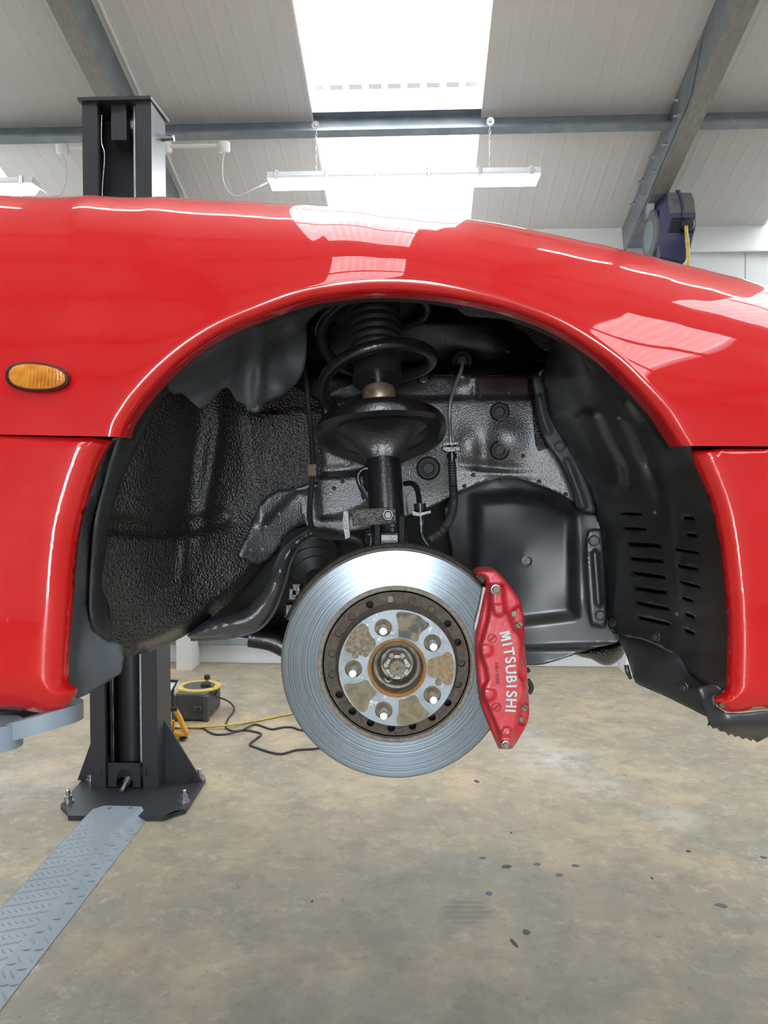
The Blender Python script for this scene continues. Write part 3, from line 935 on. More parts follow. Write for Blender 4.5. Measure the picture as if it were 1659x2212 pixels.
# pulley yoke at the foot
yk = thing
c0 = um - .075; c1 = um + .065
ypts = []
for q in range(17):
    a = math.pi * q / 16
    ypts.append((um - .004 - .036 * math.cos(a), .055 + .05 * math.sin(a)))
bm = bmesh.new()
outl = [(c0, .025), (c0, .128), (c1, .128), (c1, .025)]
loop = outl + [(um + .032, .025)] + list(reversed(ypts)) + [(um - .040, .025)]
prism('pulley_yoke', [B(u, PV + .012, z) for u, z in loop], B(0, .008, 0), 'lift_black', lift)
for uu in (c0 - .016, c1 + .02):
    lathe('foot_pulley', [(-.011, .055), (-.005, .048), (.005, .048), (.011, .055)], B(uu, PV + .05, .095), B(1, 0, 0), 'lift_black', lift, 28)
lathe('hose_union', [(0, .010), (.05, .010), (.05, .016), (.075, .016), (.075, .009), (.10, .009)], B(um + .004, PV - .045, .03), B(0.1, 1, .45), 'zinc', lift, 12)

# ------------------------------------------------------------------ floor cover plate (chequer plate)
PZ = .030
A1, A2 = UF(226, 1740, PZ), UF(305, 1742, PZ)            # end by the column
TL, TR = UF(194, 1753, PZ), UF(240, 1805, PZ)
cov = thing('floor_cover_plate', UF(120, 1960), 'blue-grey chequer plate cover running over the floor to the lift column', 'cover plate')
FR0, FR1 = UF(320, 1766, 0.002), UF(0, 2183, 0.002)      # right foot edge
FL0, FL1 = UF(243, 1802, PZ), UF(0, 2096, PZ)            # right fold
LE0, LE1 = UF(200, 1748, PZ), UF(0, 1967, PZ)            # left fold
def ext(a, b, k): return a + (b - a) * k
K = 1.55
FR1e, FL1e, LE1e = ext(FR0, FR1, K), ext(FL0, FL1, K), ext(LE0, LE1, K)
sidev = (LE0 - FL0).normalized()
LF0 = LE0 + Vector((-.03, -.005, -PZ + .002)); LF1 = LE1e + Vector((-.03, -.005, -PZ + .002))
# top, sloped right wing, left wing, nose
vsl = [A1, A2, FL0, LE0, FL1e, LE1e, FR0, FR1e, LF0, LF1]
o = mk('plate_top', vsl, [(0, 3, 2, 1), (3, 5, 4, 2)], 'plate_grey', cov)
md = o.modifiers.new('t', 'SOLIDIFY'); md.thickness = .004; md.offset = -1 if o.data.polygons[0].normal.z > 0 else 1
o2 = mk('side_wing', vsl, [(1, 2, 6), (2, 4, 7, 6)], 'plate_grey', cov)
o3 = mk('side_wing', vsl, [(3, 8, 9, 5)], 'plate_grey', cov)
# raised tread lugs, one joined piece
def lug(vs, fs, c, d, n, L, Wd, H):
    e = n.cross(d).normalized()
    i0 = len(vs)
    ring = [(-1, 0), (-.55, .75), (0, 1), (.55, .75), (1, 0), (.55, -.75), (0, -1), (-.55, -.75)]
    for a, b in ring: vs.append(c + d * (a * L) + e * (b * Wd))
    for a, b in ring: vs.append(c + d * (a * L * .6) + e * (b * Wd * .45) + n * H)
    for k in range(8): fs.append((i0 + k, i0 + (k + 1) % 8, i0 + 8 + (k + 1) % 8, i0 + 8 + k))
    fs.append(tuple(i0 + 8 + k for k in range(8)))
lv, lf = [], []
def lugs_on(P0, P1, Q0, Q1):
    """quad P0->P1 (length), Q opposite edge"""
    Lg = (P1 - P0).length
    du = (P1 - P0).normalized()
    n = du.cross(Q0 - P0).normalized()
    if n.z < 0: n = -n
    pitch = .036
    N = int(Lg / pitch)
    for i in range(N):
        f = (i + .5) / N
        a = P0 + (P1 - P0) * f; b = Q0 + (Q1 - Q0) * f
        wd = (b - a).length
        M = int(wd / pitch)
        if M < 1: continue
        e = (b - a).normalized()
        off = (wd - (M - 1) * pitch) / 2
        for j in range(M):
            c = a + e * (off + j * pitch)
            ang = math.radians(45 if (i + j) % 2 else -45)
            d = (du * math.cos(ang) + n.cross(du) * math.sin(ang)).normalized()
            lug(lv, lf, c + n * .0002, d, n, .0145, .0042, .0020)
lugs_on(LE0, LE1e, FL0, FL1e)
lugs_on(FL0, FL1e, FR0, FR1e)
o = mk('tread_lugs', lv, lf, 'plate_grey', cov)
o['kind'] = 'stuff'
for (x, y) in ((236, 1746), (282, 1746)):
    lathe('fixing_screw', [(0, .008), (.002, .008), (.003, .005)], UF(x, y, PZ), (0, 0, 1), 'old_bolt', cov, 10)

# ------------------------------------------------------------------ near lift arm under the sill
arm = thing('lift_arm', U(60, 1570, 1.05), 'blue-grey steel lift arm with its pad under the rear of the red sill', 'lift arm')
path = [U(-260, 1650, .98), U(-80, 1605, .97), U(0, 1586, .965), U(60, 1570, .965), U(120, 1552, .975), U(155, 1541, .995), U(170, 1534, 1.03), U(166, 1528, 1.075), U(150, 1524, 1.11), U(100, 1524, 1.13), U(0, 1530, 1.14), U(-200, 1540, 1.14)]
path = [Vector(p) for p in cr([tuple(p) for p in path], 5)]
hh = .0115
vs, fs = [], []
for i, p in enumerate(path):
    d = (path[min(i + 1, len(path) - 1)] - path[max(i - 1, 0)]); d.z = 0; d.normalize()
    nrm = Vector((-d.y, d.x, 0)) * .006
    for (s, zz) in ((-1, -1), (1, -1), (1, 1), (-1, 1)):
        vs.append(p + nrm * s + Vector((0, 0, hh * zz * 1.0)))
for i in range(len(path) - 1):
    for k in range(4):
        fs.append((4 * i + k, 4 * i + (k + 1) % 4, 4 * i + 4 + (k + 1) % 4, 4 * i + 4 + k))
mk('side_band', vs, fs, 'lift_grey', arm, True, sharp=40)
disc_c = U(40, 1540, 1.04)
lathe('rubber_pad', [(-.012, .055), (.0, .058), (.012, .055)], Vector((disc_c.x - .03, disc_c.y + .01, disc_c.z)), (0, 0, 1), 'rubber', arm, 28)
lathe('pad_screw', [(-.03, .02), (-.012, .02)], Vector((disc_c.x - .03, disc_c.y + .01, disc_c.z)), (0, 0, 1), 'zinc', arm, 16)
lathe('pivot_sleeve', [(-.016, .028), (.016, .028)], U(-2, 1585, .972), (0, 0, 1), 'lift_grey', arm, 20)

# ------------------------------------------------------------------ hose reel by the right rafter
RV = 4.85
reel = thing('hose_reel', UB(1460, 490, RV), 'dark blue air hose reel hanging by the rafter on the right', 'hose reel')
zo = lambda pts: [UB(1320 + x / 4.894, 380 + y / 4.894, RV) for x, y in pts]
out = zo([(590, 175), (850, 180), (880, 260), (895, 400), (890, 560), (850, 760), (790, 900), (760, 930), (500, 870), (490, 700), (500, 480), (520, 330), (545, 230)])
prism('casing', out, B(.0, .26, 0), 'reel_blue', reel, bevel=.018, seg=3, smooth=True)
cap = zo([(590, 172), (850, 178), (882, 262), (893, 395), (620, 405), (600, 300)])
prism('grey_top', [p - B(0, .004, 0) for p in cap], B(0, .2, 0), 'reel_grey', reel, bevel=.006)
strap = zo([(685, 155), (720, 155), (745, 230), (765, 320), (765, 450), (745, 450), (742, 330), (720, 240)])
prism('strap_rib', [p - B(0, .014, 0) for p in strap], B(0, .02, 0), 'reel_blue', reel)
prism('warning_label', [p - B(0, .006, 0) for p in zo([(660, 245), (718, 245), (720, 297), (660, 297)])], B(0, .002, 0), 'box_grey', reel)
op = zo([(650, 462), (865, 462), (860, 580), (625, 580)])
prism('outlet_opening', [p - B(0, .003, 0) for p in op], B(0, .002, 0), 'black_void', reel)
fr = zo([(640, 450), (875, 450), (868, 592), (612, 592)])
for i in range(4):
    tube('outlet_rim', [fr[i] - B(0, .004, 0), (fr[i] + fr[(i + 1) % 4]) / 2 - B(0, .004, 0), fr[(i + 1) % 4] - B(0, .004, 0)], .004, 'reel_blue', reel, 8, 2)
lathe('hose_stop', [(-.02, .03), (.0, .04), (.03, .04), (.045, .03)], UB(1320 + 790 / 4.894, 380 + 522 / 4.894, RV) - B(0, .01, 0), B(0, -1, -.35), 'rubber', reel, 24)
# side disc (left)
sc_ = UB(1320 + 500 / 4.894, 380 + 560 / 4.894, RV)
cc = sc_ + B(-.004, .13, 0)
lathe('side_cover', [(0, .155), (.012, .150), (.016, .12), (.016, .0001)], cc, B(-1, 0, 0), 'reel_grey', reel, 36)
lathe('side_badge', [(0, .10), (.002, .10), (.002, .0001)], cc + B(-.016, 0, 0), B(-1, 0, 0), 'reel_label', reel, 32)
pts = [UB(1320 + x / 4.894, 380 + y / 4.894, RV - .06) for x, y in ((792, 530), (800, 640), (806, 760), (812, 880))]
end = pts[-1]
pts += [Vector((end.x + .02, end.y, 1.2)), Vector((end.x + .03, end.y, .5))]
tube('air_hose', pts, .0105, 'yellow_hose', reel, 10)
boxB('mount_bracket', toB(sc_)[0] - .035, toB(sc_)[0] + .01, RV + .12, RV + .16, toB(sc_)[2] + .10, toB(sc_)[2] + .28, 'galv', reel)

# ------------------------------------------------------------------ cable reel box on the floor
c0 = UF(385, 1558); c1 = UF(447, 1559)
wv = (c1 - c0); 
cu0, cv0, _ = toB(c0); cu1, _, _ = toB(c1)
H = .155
dv = .30
crl = thing('cable_reel', B((cu0 + cu1) / 2, cv0 + dv / 2, 0), 'grey cable reel box with yellow rim and sockets, on the floor beside the lift column', 'cable reel')
boxB('case', cu0 - .02, cu1, cv0, cv0 + dv, .004, H, 'box_grey', crl, bevel=.012)
for uu in (cu1 - .006, cu0 - .02):
    boxB('corner_rib', uu - .014, uu + .014, cv0 - .010, cv0 + .02, 0, H - .01, 'box_grey', crl, bevel=.004)
boxB('latch', cu1 - .075, cu1 - .022, cv0 - .014, cv0 + .002, .06, .088, 'box_grey', crl, bevel=.003)
boxB('latch_hole', cu1 - .050, cu1 - .036, cv0 - .016, cv0 - .012, .067, .081, 'black_void', crl)
cc = B((cu0 + cu1) / 2 - .005, cv0 + dv / 2, H)
lathe('yellow_rim', [(0, .128), (.007, .126), (.010, .112), (.008, .090), (.0, .088)], cc, (0, 0, 1), 'rim_yellow', crl, 40, caps=False)
lathe('socket_plate', [(.0, .088), (.008, .086), (.010, .0001)], cc, (0, 0, 1), 'box_grey', crl, 32)
boxB('plug', cu1 - .065, cu1 - .015, cv0 + .10, cv0 + .15, H + .006, H + .032, 'rubber', crl, bevel=.008)
lathe('knob_post', [(0, .011), (.032, .011)], B(cu1 - .045, cv0 + .17, H + .01), (0, 0, 1), 'yellow_plastic', crl, 14)
lathe('knob_top', [(0, .017), (.022, .017), (.026, .012)], B(cu1 - .045, cv0 + .17, H + .04), (0, 0, 1), 'rubber', crl, 16)
zc = .006
black1 = [B(cu1 - .02, cv0 + .12, H + .02), B(cu1 + .03, cv0 + .10, H - .01)] + [UF(x, y, z) for x, y, z in ((466, 1503, .09), (492, 1514, .05), (505, 1527, .02), (504, 1538, zc), (493, 1552, zc), (487, 1567, zc), (491, 1574, zc), (505, 1579, zc), (530, 1577, zc), (560, 1583, zc), (563, 1588, zc), (545, 1602, zc), (540, 1609, zc), (560, 1617, zc), (585, 1625, zc), (610, 1628, zc), (640, 1620, zc), (680, 1617, zc), (720, 1612, zc))]
tag(tube('power_cable', black1, .0052, 'cable_black', seg=8), 'black power cable rising to the cable reel socket and looping over the floor', 'cable')
zc2 = .0165
black2 = [UF(x, y, z) for x, y, z in ((368, 1572, zc), (400, 1572, zc), (435, 1572, zc), (450, 1580, zc), (465, 1586, zc), (485, 1586, zc), (505, 1583, .012), (522, 1578, zc2), (540, 1568, .012), (553, 1565, zc), (570, 1570, zc), (588, 1575, zc), (610, 1571, zc), (632, 1571, zc), (650, 1577, zc), (690, 1582, zc))]
tag(tube('power_cable', black2, .0052, 'cable_black', seg=8), 'black power cable lying flat from the work lamp towards the brake disc', 'cable')
yel = [UF(x, y, z) for x, y, z in ((368, 1562, zc), (380, 1570, .017), (400, 1571, .017), (440, 1571, .010), (490, 1567, .017), (540, 1560, zc), (600, 1548, zc), (640, 1540, zc), (720, 1524, zc))]
tag(tube('air_line', yel, .0055, 'yellow_hose', seg=8), 'thin yellow air hose stretched across the floor', 'hose')

# ------------------------------------------------------------------ work lamp standing behind the column
wl = thing('work_lamp', UF(385, 1600), 'yellow framed LED work lamp standing half behind the lift column', 'work lamp')
wvd = toB(UF(385, 1600))[1]
def W(x, y, dv=0.0): return UB(x, y, wvd + dv)
prism('led_panel', [W(330, 1470, .03), W(382, 1472, .06), W(366, 1502, .0), W(320, 1500, .0)], B(.01, .03, -.01), 'worklight_panel', wl)
pf = [W(330, 1469, .03), W(383, 1471, .06), W(366, 1503, .0)]
tube('panel_frame', pf, .008, 'rubber', wl, 8, 1)
tube('panel_arm', [W(374, 1490, .02), W(372, 1515), W(374, 1532)], .007, 'rubber', wl, 8)
lathe('swivel_knob', [(-.02, .016), (.02, .016)], W(375, 1531), B(1, 0, 0), 'rubber', wl, 16)
tube('stand_leg', [W(378, 1533), W(388, 1550), W(396, 1570), W(402, 1582), W(398, 1588), W(380, 1584), W(366, 1582)], .0135, 'yellow_plastic', wl, 10)
tube('stand_leg', [W(374, 1556, .03), W(374, 1570, .03), W(374, 1580, .03)], .008, 'yellow_plastic', wl, 8)
tube('stand_foot', [W(362, 1596), W(375, 1597), W(390, 1592), W(399, 1590)], .011, 'yellow_plastic', wl, 10)
lathe('foot_cap', [(-.016, .015), (.016, .015)], W(396, 1592), B(1, 0, .4), 'rubber', wl, 12)
lathe('foot_cap', [(-.02, .016), (.02, .016)], W(368, 1583), B(1, 0, 0), 'rubber', wl, 12)

# ------------------------------------------------------------------ flecks lying on the floor
def fleck(px, py, rx, ry, m, lab, grp, rot=0.0):
    c = UF(px, py, .0006)
    k = .0016
    pts = []
    for i in range(9):
        a = 2 * math.pi * i / 9
        q = random.uniform(.75, 1.15)
        x, y = rx * k * q * math.cos(a), ry * k * 1.6 * q * math.sin(a)
        pts.append(c + Vector((x * math.cos(rot) - y * math.sin(rot), x * math.sin(rot) + y * math.cos(rot), 0)))
    o = prism('paint_fleck', pts, (0, 0, .0008), m)
    tag(o, lab, 'fleck', grp)
BLUE = ((1056, 1930, 8, 5, 0, 'blue paint fleck touching the edge of the barred tyre mark'), (1042, 1853, 8, 4, .4, 'slanted blue-grey fleck straight below the brake caliper'),
        (1160, 1867, 8, 4, 0, 'oval blue-grey fleck just right of the flat brown crumb'), (1243, 1870, 9, 4, -.2, 'longest blue-grey fleck in the row below the caliper'),
        (1208, 1890, 8, 4, 0, 'lowest blue-grey fleck in the row below the caliper'), (1557, 1956, 12, 4, -.3, 'long blue fleck alone on the floor at the right'),
        (1650, 1852, 8, 4, 0, 'blue fleck at the right edge of the picture'))
DARK = ((1030, 1688, 6, 7, .3, 'dark upright chip on the floor just under the brake disc'), (1094, 1872, 11, 5, 0, 'flat brown crumb at the left of the fleck row'),
        (1137, 2013, 9, 5, .5, 'black crooked crumb right below the tyre mark'), (1110, 2037, 4, 8, .3, 'thin black sliver below the tyre mark'),
        (1487, 1839, 6, 4, 0, 'small grey crumb on the floor at the right'), (1408, 1897, 3, 3, 0, 'tiny dark speck between the right crumb and the fleck row'),
        (1104, 1799, 3, 3, 0, 'tiny dark speck above the fleck row'), (674, 1947, 3, 3, 0, 'tiny dark speck on the floor left of the tyre mark'))
for (x, y, a, b, r, lab) in BLUE: fleck(x, y, a, b, 'fleck_blue', lab, 'blue flecks on the floor', r)
for (x, y, a, b, r, lab) in DARK: fleck(x, y, a, b, 'fleck_dark', lab, 'dark crumbs on the floor', r)

# ================================================================== THE CAR
car = thing('car', (0.0, 1.75, 0.95), 'red sports car raised on the lift, front wheel off and brake exposed', 'car')

# ---- outer red skin ------------------------------------------------
Y0C = 0.95
def Y0(x): return Y0C + 0.30 * np.maximum(0, x - 0.30) ** 2 + 0.05 * np.maximum(0, -x - 0.25) ** 2
ACR = 0.19
def z0f(x): return 1.355 + 0.19 * np.exp(-((x + 0.0) / 0.30) ** 2)
sil = [(-420, 423), (-200, 421), (0, 421), (200, 421), (350, 424), (500, 433), (600, 440), (700, 447), (830, 460), (920, 469), (965, 472), (985, 471), (1040, 477), (1100, 487),
       (1200, 507), (1300, 528), (1400, 552), (1500, 577), (1580, 597), (1659, 619), (1800, 665), (1960, 730)]
def sil_point(px, py):
    d = ray(px, py)
    m = d.z / d.y
    x = (d.x / d.y) * 1.05
    for _ in range(3):
        y0 = float(Y0(np.array(x))); z0 = float(z0f(np.array(x)))
        K = CAMZ + m * y0 - z0
        c = 1 / (1 + K / (m * ACR))
        Ys = y0 + ACR * (1 - c)
        x = (d.x / d.y) * Ys
    b = m * ACR * math.sqrt(1 - c * c) / c
    P = U(px, py, Ys)
    return P, b, math.acos(c)
S = [sil_point(*p) for p in sil]
sx = np.array([s[0].x for s in S]); sb = np.array([s[1] for s in S]); sz = np.array([s[0].z for s in S])
def bf(x): return np.interp(x, sx, sb)
def Yskin(x, z):
    q = np.clip((z - z0f(x)) / bf(x), 0, 0.9995)
    return Y0(x) + ACR * (1 - np.sqrt(1 - q * q))
arch = [(252, 943), (260, 915), (278, 885), (300, 855), (350, 800), (415, 745), (480, 705), (550, 675), (650, 640), (740, 625), (830, 619), (930, 624), (1030, 640), (1110, 660), (1180, 685),
        (1230, 710), (1280, 742), (1330, 780), (1380, 830), (1430, 885), (1460, 930), (1481, 963)]
outer = {0: (-420, 930), 3: (-420, 423), 18: (1960, 730), 21: (1960, 966)}
# arch (world x,z) resampled
archd = cr(arch, 10)
NA = len(archd)
aw = np.array([(lambda P: (P.x, P.z))(U(p[0], p[1], float(Y0(np.array((p[0] - CX) / F * .95))) - .006)) for p in archd])
# outer ring
ow = np.zeros((NA, 2))
PL0, PL1 = U(-420, 930, Y0C), S[0][0]
PR0, PR1 = S[-1][0], U(1960, 966, float(Y0(np.array(.65))))
i1, i2 = 30, 180
for i in range(NA):
    if i <= i1:
        t = i / i1; ow[i] = (PL0.x + (PL1.x - PL0.x) * t, PL0.z + (PL1.z - PL0.z) * t)
    elif i >= i2:
        t = (i - i2) / (NA - 1 - i2); ow[i] = (PR0.x + (PR1.x - PR0.x) * t, PR0.z + (PR1.z - PR0.z) * t)
    else:
        t = ((i - i1) / (i2 - i1))
        # follow the pixel azimuth loosely: blend uniform and arch x
        x = PL1.x + (PR0.x - PL1.x) * t
        xa = aw[i, 0]
        lo, hi = aw[i1, 0], aw[i2, 0]
        ta = (xa - lo) / (hi - lo)
        x = PL1.x + (PR0.x - PL1.x) * (0.35 * t + 0.65 * ta)
        ow[i] = (x, np.interp(x, sx, sz))
# smooth the top silhouette spacing
ds = [0, .0015, .003, .0045, .006, .0075, .009, .0105, .012, .0135, .015, .0165, .019, .023, .029, .037]
rows = []
fr = np.linspace(0, 1, 26)[1:]
L = np.hypot(*(ow - aw).T)
dirs = (ow - aw) / L[:, None]
grid = []
RL, DL = .021, .0155
def bead(d):   # lip rolled under towards the arch, with a faint flare round it
    d = np.asarray(d, float)
    q = np.clip((DL - d) / RL, 0, .95)
    return -RL * (1 - np.sqrt(1 - q * q)) + .0035 * np.exp(-(d / 0.055) ** 2)
# return flange rows going inboard
for (dd, dy) in ((-.0035, .034), (-.0032, .014), (-.0024, .006), (-.0012, .002)):
    X = aw + dirs * dd
    Yv = Yskin(aw[:, 0], aw[:, 1]) - bead(0.0) + dy
    grid.append(np.stack([X[:, 0], Yv, X[:, 1]], -1))
for d in ds:
    X = aw + dirs * d
    grid.append(np.stack([X[:, 0], Yskin(X[:, 0], X[:, 1]) - bead(d), X[:, 1]], -1))
for f in fr:
    f2 = 1 - (1 - f) ** 1.35
    dd = ds[-1] + (L - ds[-1]) * f2
    X = aw + dirs * dd[:, None]
    grid.append(np.stack([X[:, 0], Yskin(X[:, 0], X[:, 1]) - bead(dd), X[:, 1]], -1))
G = np.array(grid)
nr = G.shape[0]
fs = []
for i in range(nr - 1):
    for j in range(NA - 1):
        a = i * NA + j
        fs.append((a, a + NA, a + NA + 1, a + 1))
o = mk('front_wing', G.reshape(-1, 3), fs, 'red_paint', car, True)
if sum(p.normal.y * p.area for p in o.data.polygons) > 0: o.data.flip_normals()
# bonnet: from the wing crown inboard
vs = []; cols = [j for j in range(i1, i2 + 1)]
bro = 0
for th in (None, .25, .5, .75, 1.0, 'a', 'b', 'c', 'd'):
    bro += 1
    for j in cols:
        x, z = ow[j]
        y0 = float(Y0(np.array(x))); zz0 = float(z0f(np.array(x))); b = float(bf(x))
        q = min(.9995, (z - zz0) / b); t0 = math.asin(q)
        if th is None: tt, ex, ez = t0, 0, 0
        elif isinstance(th, float): tt, ex, ez = t0 + (math.pi / 2 - t0) * th, 0, 0
        else: tt = math.pi / 2; ex = {'a': .1, 'b': .3, 'c': .6, 'd': .95}[th]; ez = .012 * ex * (1.9 - ex) / 1.0
        vs.append((x, y0 + ACR * (1 - math.cos(tt)) + ex, zz0 + b * math.sin(tt) + ez))
nc = len(cols)
fs = [(i * nc + j, (i + 1) * nc + j, (i + 1) * nc + j + 1, i * nc + j + 1) for i in range(bro - 1) for j in range(nc - 1)]
o = mk('bonnet', vs, fs, 'red_paint', car, True)
if sum(p.normal.z * p.area for p in o.data.polygons) < 0: o.data.flip_normals()

# lower rear panel (sill end), left of the arch
edgeL = [(248, 951), (239, 960), (218, 1001), (194, 1071), (175, 1141), (165, 1219), (159, 1304), (153, 1382), (150, 1440), (151, 1472), (158, 1481), (167, 1483), (166, 1496), (151, 1520), (128, 1535), (101, 1541), (0, 1532), (-420, 1522)]
edgeLs = [tuple(p) for p in cr(edgeL, 3)]
def d_sill(px, py, d):
    e = seg_dist(px, py, edgeLs, closed=False)
    R = 82.0
    q = np.clip(1 - e / R, 0, 1) * .95
    Y = Y0(np.asarray((px - CX) / F * .95)) + 0.0 + .046 * (1 - np.sqrt(np.clip(1 - q ** 2.2, 0, 1)))
    tq = np.clip(1 - (py - (940 + (px + 420) / 670 * 8)) / 9.0, 0, 1)
    return Y + .006 * tq ** 2 - .002
relief('sill_panel', [(-420, 936)] + [(0, 941), (200, 946)] + edgeLs, d_sill, 'red_paint', car, step=13, n=1, thick=.0025, rings=(1.5, 4, 8, 13, 19, 26, 34, 43, 53, 64, 76, 90))
# front bumper corner, right of the arch
edgeR = [(1494, 968), (1495, 992), (1518, 1045), (1539, 1104), (1552, 1167), (1562, 1249), (1569, 1328), (1570, 1408), (1568, 1471), (1565, 1490), (1556, 1499), (1543, 1506), (1545, 1519), (1568, 1537), (1600, 1538), (1659, 1532), (1960, 1510)]
edgeRs = [tuple(p) for p in cr(edgeR, 3)]
def d_bump(px, py, d):
    e = seg_dist(px, py, edgeRs, closed=False)
    R = 60.0
    q = np.clip(1 - e / R, 0, 1) * .95
    Y = Y0(np.asarray((px - CX) / F * .95)) + .036 * (1 - np.sqrt(np.clip(1 - q ** 2.2, 0, 1)))
    tq = np.clip(1 - (py - 968) / 9.0, 0, 1)
    return Y + .006 * tq ** 2 - .002
relief('bumper_corner', edgeRs + [(1960, 970), (1800, 970), (1659, 970), (1560, 969)], d_bump, 'red_paint', car, step=13, n=1, thick=.0025, rings=(1.5, 4, 8, 13, 19, 26, 34, 43, 53, 66))

# side repeater
rep = disc_px('side_repeater', 0, 0, 1, [(0, 1)], 'rubber', car) if False else None
def ell(cx, cy, rx, ry, n=40, e=2.3, tilt=0.0, egg=0.0):
    out = []
    for i in range(n):
        a = 2 * math.pi * i / n
        x = rx * math.copysign(abs(math.cos(a)) ** (2 / e), math.cos(a)); y = ry * math.copysign(abs(math.sin(a)) ** (2 / e), math.sin(a))
        y *= (1 - egg * x / rx)
        out.append((cx + x, cy + y + tilt * x))
    return out
rim = relief('side_lamp', ell(81, 815, 70, 32, tilt=.06, egg=.10), rounded(.9415, 8, .006), 'rubber', car, step=10, n=1, thick=.008, rings=(1.5, 3.5, 6))
lens = relief('lens', ell(80, 814, 62, 27, tilt=.06, egg=.10), lambda px, py, d: .9395 - .006 * np.sqrt(np.clip(d / 27, 0, 1)), 'amber', rim, step=6, n=1, thick=.002, rings=(1.5, 3.5, 6))
lv, lf = [], []
for k in range(13):
    for sgn in (0, 1):
        pass
for k in range(9):
    x = 62 + 8 * k
    h = 25 * math.sqrt(max(.05, 1 - ((x - 80) / 66) ** 2))
    pts = [U(x, 814 - h * .85, .9345), U(x + 1.5, 814, .9330), U(x, 814 + h * .85, .9345)]
    tube('lens_ridge', pts, .0007, 'amber', rim, 6, 3)

# ---- arch liners ---------------------------------------------------
def strip_along(name, px_pts, ys, m, off=0.0, shrink=None):
    """band running inboard from an edge: each pixel point fixed at its first depth, then pushed straight inboard"""
    Q = cr(px_pts, 5)
    vs = []
    for k, y in enumerate(ys):
        for p in Q:
            P = U(p[0], p[1], ys[0])
            s = 0 if shrink is None else shrink[k]
            c = Vector((-.0, ys[0], 1.16))
            d = Vector((P.x - c.x, 0, P.z - c.z)).normalized()
            vs.append((P.x + d.x * s, y, P.z + d.z * s))
    n = len(Q)
    fs = [(i * n + j, (i + 1) * n + j, (i + 1) * n + j + 1, i * n + j + 1) for i in range(len(ys) - 1) for j in range(n - 1)]
    o = mk(name, vs, fs, m, car, True)
    md = o.modifiers.new('t', 'SOLIDIFY'); md.thickness = .003; md.offset = 1
    return o
strip_along('arch_flange', [(x, y) for x, y in arch], [.968, .976, .988, 1.0, 1.02], 'liner_plastic', shrink=[.004, .000, .001, .0, -.004])
# rear upper liner, hanging and torn
F_out = [(352, 806), (356, 822), (372, 852), (392, 850), (412, 866), (432, 883), (446, 876), (459, 866), (472, 850), (483, 838), (497, 841), (513, 866), (531, 875), (533, 887), (550, 892), (568, 887), (572, 871), (603, 859), (639, 830), (656, 799), (662, 760), (663, 728), (664, 700), (688, 672), (720, 654), (735, 634), (650, 646), (550, 681), (480, 711), (415, 751)]
f_F = rbf([(352, 806, .985), (415, 751, .985), (550, 681, .985), (650, 646, .985), (735, 634, .985), (440, 790, 1.03), (560, 720, 1.03), (640, 690, 1.04), (432, 883, 1.06), (497, 841, 1.10), (550, 892, 1.15), (610, 840, 1.15), (560, 790, 1.14), (620, 760, 1.16), (660, 780, 1.17), (660, 700, 1.12), (500, 790, 1.07), (690, 660, 1.03)])
def d_F(px, py, d):
    Y = f_F(px, py)
    Y -= gauss(px, py, 560, 800, 12, 70, .020, .08)
    Y += gauss(px, py, 530, 800, 16, 60, .014, .05)
    Y -= gauss(px, py, 640, 715, 22, 18, .022)
    Y += gauss(px, py, 612, 705, 14, 10, .016, -.5)
    Y += gauss(px, py, 470, 830, 8, 60, .010, 1.1)
    Y -= gauss(px, py, 440, 770, 16, 120, .012, 1.0)
    Y += gauss(px, py, 590, 690, 7, 60, .008, 1.15)
    return Y
lin_r = relief('arch_liner_rear', F_out, d_F, 'liner_plastic', car, step=9, n=2, thick=.003)
disc_px('push_clip', 551, 881, 1.145, [(0, 11), (.003, 11), (.005, 8), (.005, 6), (.003, 5.5)], 'liner_plastic', lin_r, 24)
for (x, y) in ((583, 726), (596, 722), (640, 660)):
    disc_px('slot_mark', x, y, float(d_F(np.array([x * 1.]), np.array([y * 1.]), None)[0]) - .001, [(0, 5), (.0012, 5)], 'black_void', lin_r, 12)
# rear vertical strip of the liner (dark, between sill cap and footwell)
R_out = [(296, 862), (262, 925), (240, 985), (222, 1050), (205, 1120), (197, 1200), (192, 1290), (194, 1335), (206, 1366), (236, 1386), (236, 1340), (228, 1300), (214, 1262), (224, 1190), (234, 1115), (243, 1085), (262, 1030), (300, 950), (330, 895), (345, 858), (378, 830), (352, 806)]
f_R = rbf([(296, 862, .985), (240, 985, .985), (205, 1120, .995), (192, 1290, 1.03), (206, 1366, 1.05), (236, 1386, 1.09), (228, 1300, 1.09), (224, 1190, 1.075), (243, 1085, 1.07), (300, 950, 1.075), (345, 858, 1.075), (352, 806, .985)])
lin_s = relief('arch_liner_strip', R_out, lambda px, py, d: f_R(px, py) - .004 * np.sin(np.clip(d / 24, 0, 1) * math.pi) , 'liner_plastic', car, step=10, n=2)
disc_px('liner_screw', 214, 1108, 1.02, [(0, 7), (.003, 7), (.005, 4)], 'black_plastic', lin_s, 14)
